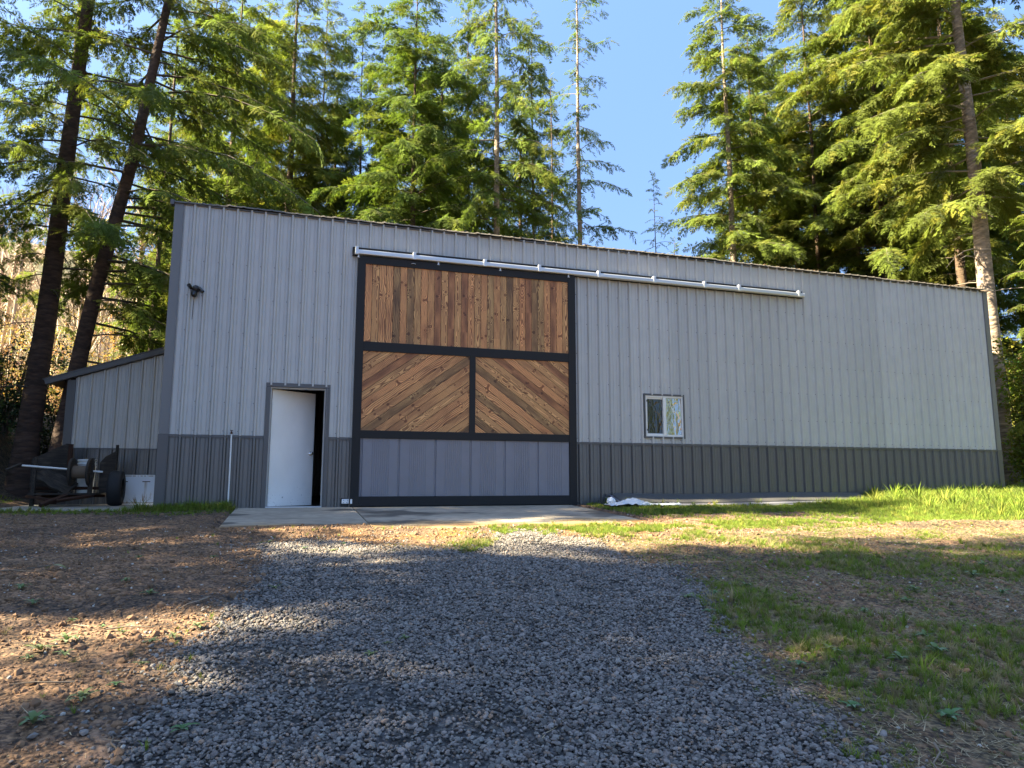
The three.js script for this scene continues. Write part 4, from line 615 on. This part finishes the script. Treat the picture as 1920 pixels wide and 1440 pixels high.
for (const [sd, px, d, rr] of [[70, 455, 38, 4.2], [71, 575, 36, 3.6], [72, 660, 36, 3.8], [73, 725, 40, 4], [74, 875, 36, 3.6], [75, 1005, 36, 3.2], [76, 350, 36, 3.6], [77, 1475, 40, 3.6], [78, 1560, 33, 3.8], [79, 1640, 36, 4.2], [80, 1750, 40, 4.4], [81, 1880, 36, 4.4], [82, 300, 52, 4.4], [83, 545, 52, 4.4], [84, 790, 52, 4.4]]) conifer({ seed: sd, ...tall, h: 22 + d * 0.14, ...at(px, d), r: rr, cb: 3, tr: 0.13, dens: 2, group: fill, label: 'conifer in the crowded wood behind the barn roof' });
conifer({ seed: 90, x: 19.95, z: 0.3, h: 7.5, r: 1.5, cb: 0.4, tr: 0.06, dens: 2, fs: 0.7, pow: 0.6, droop: 0.6, label: 'young hemlock with low hanging boughs beside the right barn corner' });
// sunlit trees on the right of the yard
for (const [sd, x, z] of [[35, 26, 3], [36, 29, 8], [37, 25, 12], [38, 24, 17], [39, 31, 14], [58, 28, 20], [59, 33, 4]]) conifer({ seed: sd, ...tall, h: 24, x, z, r: 4.2, cb: 1, dens: 1.2, label: 'bright conifer bordering the right side of the yard', group: 'trees right of the yard' });
// out of frame on the left: they throw the long shade over the yard
const shadeG = 'trees left of the yard that shade it';
const shadeTree = (seed, x, z, h, r, cb, pow = 0.7) => conifer({ seed, x, z, h, r, cb, pow, whorl: 1.6, dens: 1.6, fs: 1.7, group: shadeG, label: 'dense conifer standing left of the yard' });
shadeTree(40, -13, -9.5, 17, 3.4, 1); shadeTree(41, -14, -5.2, 19, 3.3, 1); shadeTree(42, -13.5, -1.8, 22, 3.0, 1, 0.5); shadeTree(43, -12.5, 0.7, 20.5, 2.2, 1, 0.35); shadeTree(60, -14.5, 0.9, 20.5, 1.5, 1, 0.35);
shadeTree(44, -11, 8.4, 27, 3.0, 10.6, 0.5); shadeTree(45, -15, 6.1, 30, 2.2, 14, 0.5); shadeTree(46, -12, 12.2, 27, 3.4, 8, 0.5); shadeTree(47, -17, 11.8, 30, 3.2, 8, 0.5); shadeTree(48, -10, 15.5, 25, 3.8, 6);
shadeTree(49, -9, 3.7, 9.3, 2.0, 0.4, 0.35); shadeTree(54, -8.5, 5.4, 9.2, 1.7, 0.4, 0.35); shadeTree(55, -8, 10.4, 9, 1.5, 0.4, 0.4); shadeTree(56, -9.5, 1.6, 10.5, 2.2, 0.4, 0.35); shadeTree(57, -11.5, 6.0, 16, 1.1, 0.4, 0.4);
// behind the camera: what the window mirrors
for (const [s, x, z, h] of [[50, 21, 23, 20], [51, 27, 28, 24], [52, 15, 30, 22]]) conifer({ seed: s, x, z, h, r: 4, cb: 4, dens: 0.8, label: 'conifer standing across the yard from the barn window', group: 'trees across the yard' });

// leafy shrubs right of the barn
{
  const lf = (() => { const f = rngOf(5), pos = [], idx = []; for (let k = 0; k < 14; k++) { const a = rnd(0, 6.28, f), b = rnd(-0.6, 0.7, f), r0 = rnd(0.1, 0.9, f), cx = Math.cos(a) * r0, cy = rnd(-0.5, 0.5, f), cz = Math.sin(a) * r0, L2 = rnd(0.28, 0.5, f), a2 = rnd(0, 6.28, f), dx = Math.cos(a2) * Math.cos(b), dy = Math.sin(b) - 0.3, dz = Math.sin(a2) * Math.cos(b), o = pos.length / 3, w = L2 * 0.38; pos.push(cx, cy, cz, cx + dx * L2 * 0.45 - dz * w, cy + dy * L2 * 0.45 + 0.05, cz + dz * L2 * 0.45 + dx * w, cx + dx * L2, cy + dy * L2, cz + dz * L2, cx + dx * L2 * 0.45 + dz * w, cy + dy * L2 * 0.45 + 0.05, cz + dz * L2 * 0.45 - dx * w); idx.push(o, o + 1, o + 2, o, o + 2, o + 3); } const q = new THREE.BufferGeometry(); q.setAttribute('position', new THREE.Float32BufferAttribute(pos, 3)); q.setIndex(idx); q.computeVertexNormals(); return q; })();
  const lm = new THREE.MeshPhysicalMaterial({ color: 0xffffff, roughness: 1, specularIntensity: 0.3, transmission: 0.4, thickness: 0, side: THREE.DoubleSide });
  const shrub = (seed, x, z, h, r, label, col, n = 420, grp) => {
    const f = rngOf(seed), t = thing('leafy_shrub', label, 'shrub', [x, Math.max(g(x, z), z < -22 && x < 20 ? hillY(x, z) : -9) - 0.05, z], 0, grp), st = [], l = [];
    for (let k = 0; k < 9; k++) { const a = f() * 6.28, o = r * rnd(0.3, 1, f), hh = h * rnd(0.6, 1, f), p = [0, 0.3, 0.6, 1].map((q) => V(Math.cos(a) * o * q ** 1.3 + rnd(-0.1, 0.1, f) * q, hh * q, Math.sin(a) * o * q ** 1.3 + rnd(-0.1, 0.1, f) * q)); st.push(tube(p, (q) => 0.03 * (1 - 0.8 * q), 5, false)); for (let i = 0; i < n / 9; i++) { const q = rnd(0.15, 1.02, f), s = rnd(0.14, 0.26, f), b = p[3].clone().multiplyScalar(q); l.push({ p: [b.x + rnd(-1, 1, f) * r * 0.35, hh * q + rnd(-0.3, 0.3, f), b.z + rnd(-1, 1, f) * r * 0.35], r: [rnd(-0.5, 0.5, f), f() * 6.28, rnd(-0.5, 0.5, f)], s, c: col.map((v) => v * rnd(0.7, 1.25, f)) }); } }
    part('stems', merge(st), LIMB, t); t.add(instanced('foliage', lf, lm, l));
  };
  const Y = [0.17, 0.21, 0.02], T2 = [0.26, 0.19, 0.09];
  shrub(61, ...atDepth(1920, 27.5), 6.2, 1.3, 'tall sunlit leafy shrub just beyond the right corner of the barn', Y); shrub(62, ...atDepth(1925, 31), 5.2, 1.6, 'tan and green brush behind the tall sunlit shrub', T2); shrub(63, ...atDepth(1975, 29), 5.4, 1.6, 'bushy shrub at the far right edge of the yard', Y); shrub(64, ...atDepth(1965, 40), 7.5, 2.4, 'big leafy shrub under the pale trunked hemlock', [0.12, 0.16, 0.035]);
  shrub(68, ...atDepth(1922, 22.4), 4.4, 0.8, 'upright leafy sapling between the barn corner and the pale trunk', Y, 500); { const fq = rngOf(909); for (let k = 0; k < 27; k++) { const [x, z] = atDepth(rnd(-20, 330, fq), rnd(30, 60, fq)), c = k % 3; shrub(200 + k, x, z, rnd(2.5, 5, fq), rnd(1.6, 2.8, fq), ['tan leafless brush on the hillside behind the lean-to', 'golden brush on the hillside behind the lean-to', 'green brush on the hillside behind the lean-to'][c], [[0.34, 0.22, 0.12], [0.33, 0.23, 0.06], [0.15, 0.18, 0.03]][c], 360, ['tan hillside brush', 'golden hillside brush', 'green hillside brush'][c]); } }
  shrub(65, ...atDepth(0, 20), 2.4, 1.2, 'dark evergreen brush at the foot of the leaning hemlock', [0.05, 0.075, 0.03], 300); shrub(66, ...atDepth(112, 19), 2.6, 1.1, 'leafy brush beside the corner of the lean-to', [0.06, 0.085, 0.025], 260); void 0;
}
function hillY(x, z) { return 30 * ss(-26, -95, z) * ss(26, -22, x) * (0.85 + 0.3 * fbm(x * 0.03, z * 0.03, 7, 3)) + (fbm(x * 0.25, z * 0.25, 8, 4) - 0.5) * 2.2 - 0.8; }
// ---------------------------------------------------------------- far hillside with bare trees, left
{
  const nx = 90, nz = 50, pos = [], idx = [], uv = [], col = [], [hx, hz] = [-34, -70];
  const hy = (x, z) => 30 * ss(-26, -95, z) * ss(26, -22, x) * (0.85 + 0.3 * fbm(x * 0.03, z * 0.03, 7, 3)) + (fbm(x * 0.25, z * 0.25, 8, 4) - 0.5) * 2.2 - 0.8;
  for (let j = 0; j <= nz; j++) for (let i = 0; i <= nx; i++) { const x = hx - 80 + i / nx * 150, z = -22 - j / nz * 110; pos.push(x, hy(x, z), z); uv.push(x / 4, z / 4); const n = fbm(x * 0.2, z * 0.2, 9, 4), q = ss(0.4, 0.65, n); col.push(lerp(0.20, 0.10, q), lerp(0.145, 0.10, q), lerp(0.085, 0.04, q)); }
  for (let j = 0; j < nz; j++) for (let i = 0; i < nx; i++) { const a = j * (nx + 1) + i, b = a + nx + 1; idx.push(a, a + 1, b, b, a + 1, b + 1); }
  const q = new THREE.BufferGeometry(); q.setAttribute('position', new THREE.Float32BufferAttribute(pos, 3)); q.setAttribute('uv', new THREE.Float32BufferAttribute(uv, 2)); q.setAttribute('color', new THREE.Float32BufferAttribute(col, 3)); q.setIndex(idx); q.computeVertexNormals();
  struct('hillside', q, new THREE.MeshPhysicalMaterial({ vertexColors: true, roughness: 1, map: tex(256, 256, (u, v) => { const k = 0.55 + 0.45 * fbm(u * 12, v * 12, 19, 4, 12); return [k, k, k]; }) }), 'sunlit tan hillside beyond the trees');
  const bare = (seed) => { const f = rngOf(seed), l = []; const grow = (p, d, len, rad, lv) => { const e = p.clone().addScaledVector(d, len), m = p.clone().lerp(e, 0.5).add(V(rnd(-1, 1, f), rnd(-0.3, 0.3, f), rnd(-1, 1, f)).multiplyScalar(len * 0.05)); l.push(tube([p, m, e], (t) => rad * (1 - 0.4 * t), lv ? 3 : 7, false)); if (lv < 4) for (let k = 0; k < (lv ? 3 : 9); k++) { const s = lv ? rnd(0.35, 1, f) : rnd(0.35, 1, f), b = p.clone().lerp(e, s), dd = d.clone().add(V(rnd(-1, 1, f), rnd(-0.1, 0.7, f), rnd(-1, 1, f)).multiplyScalar(0.75)).normalize(); grow(b, dd, len * (lv ? 0.6 : 0.30) * rnd(0.7, 1.1, f), rad * (lv ? 0.5 : 0.32), lv + 1); } }; grow(V(0, 0, 0), V(0.03, 1, 0.02).normalize(), 9, 0.11, 0); return merge(l); };
  const kinds = [bare(31), bare(32), bare(33)], m1 = mat(0.42, 0.31, 0.22, { rough: 0.95 });
  const proto = kinds.map((k) => { const gr = new THREE.Group(); const w = shade(new THREE.Mesh(k, m1)); w.name = 'trunk'; gr.add(w); return gr; });
  const ft = rngOf(77);
  for (let k = 0; k < 34; k++) { const px = rnd(-60, 420, ft), d = rnd(34, 78, ft), [x, z] = atDepth(px, d), c = proto[k % 3].clone(); c.name = numbered('bare_tree'); c.position.set(x, Math.max(g(x, z), hy(x, z)) - 0.3, z); c.rotation.y = ft() * 6; c.scale.setScalar(rnd(0.7, 1.35, ft)); c.userData = { label: 'leafless pale tree on the sunlit hillside', category: 'tree', group: 'bare trees on the hillside' }; scene.add(c); }
}
renderer.render(scene, camera);
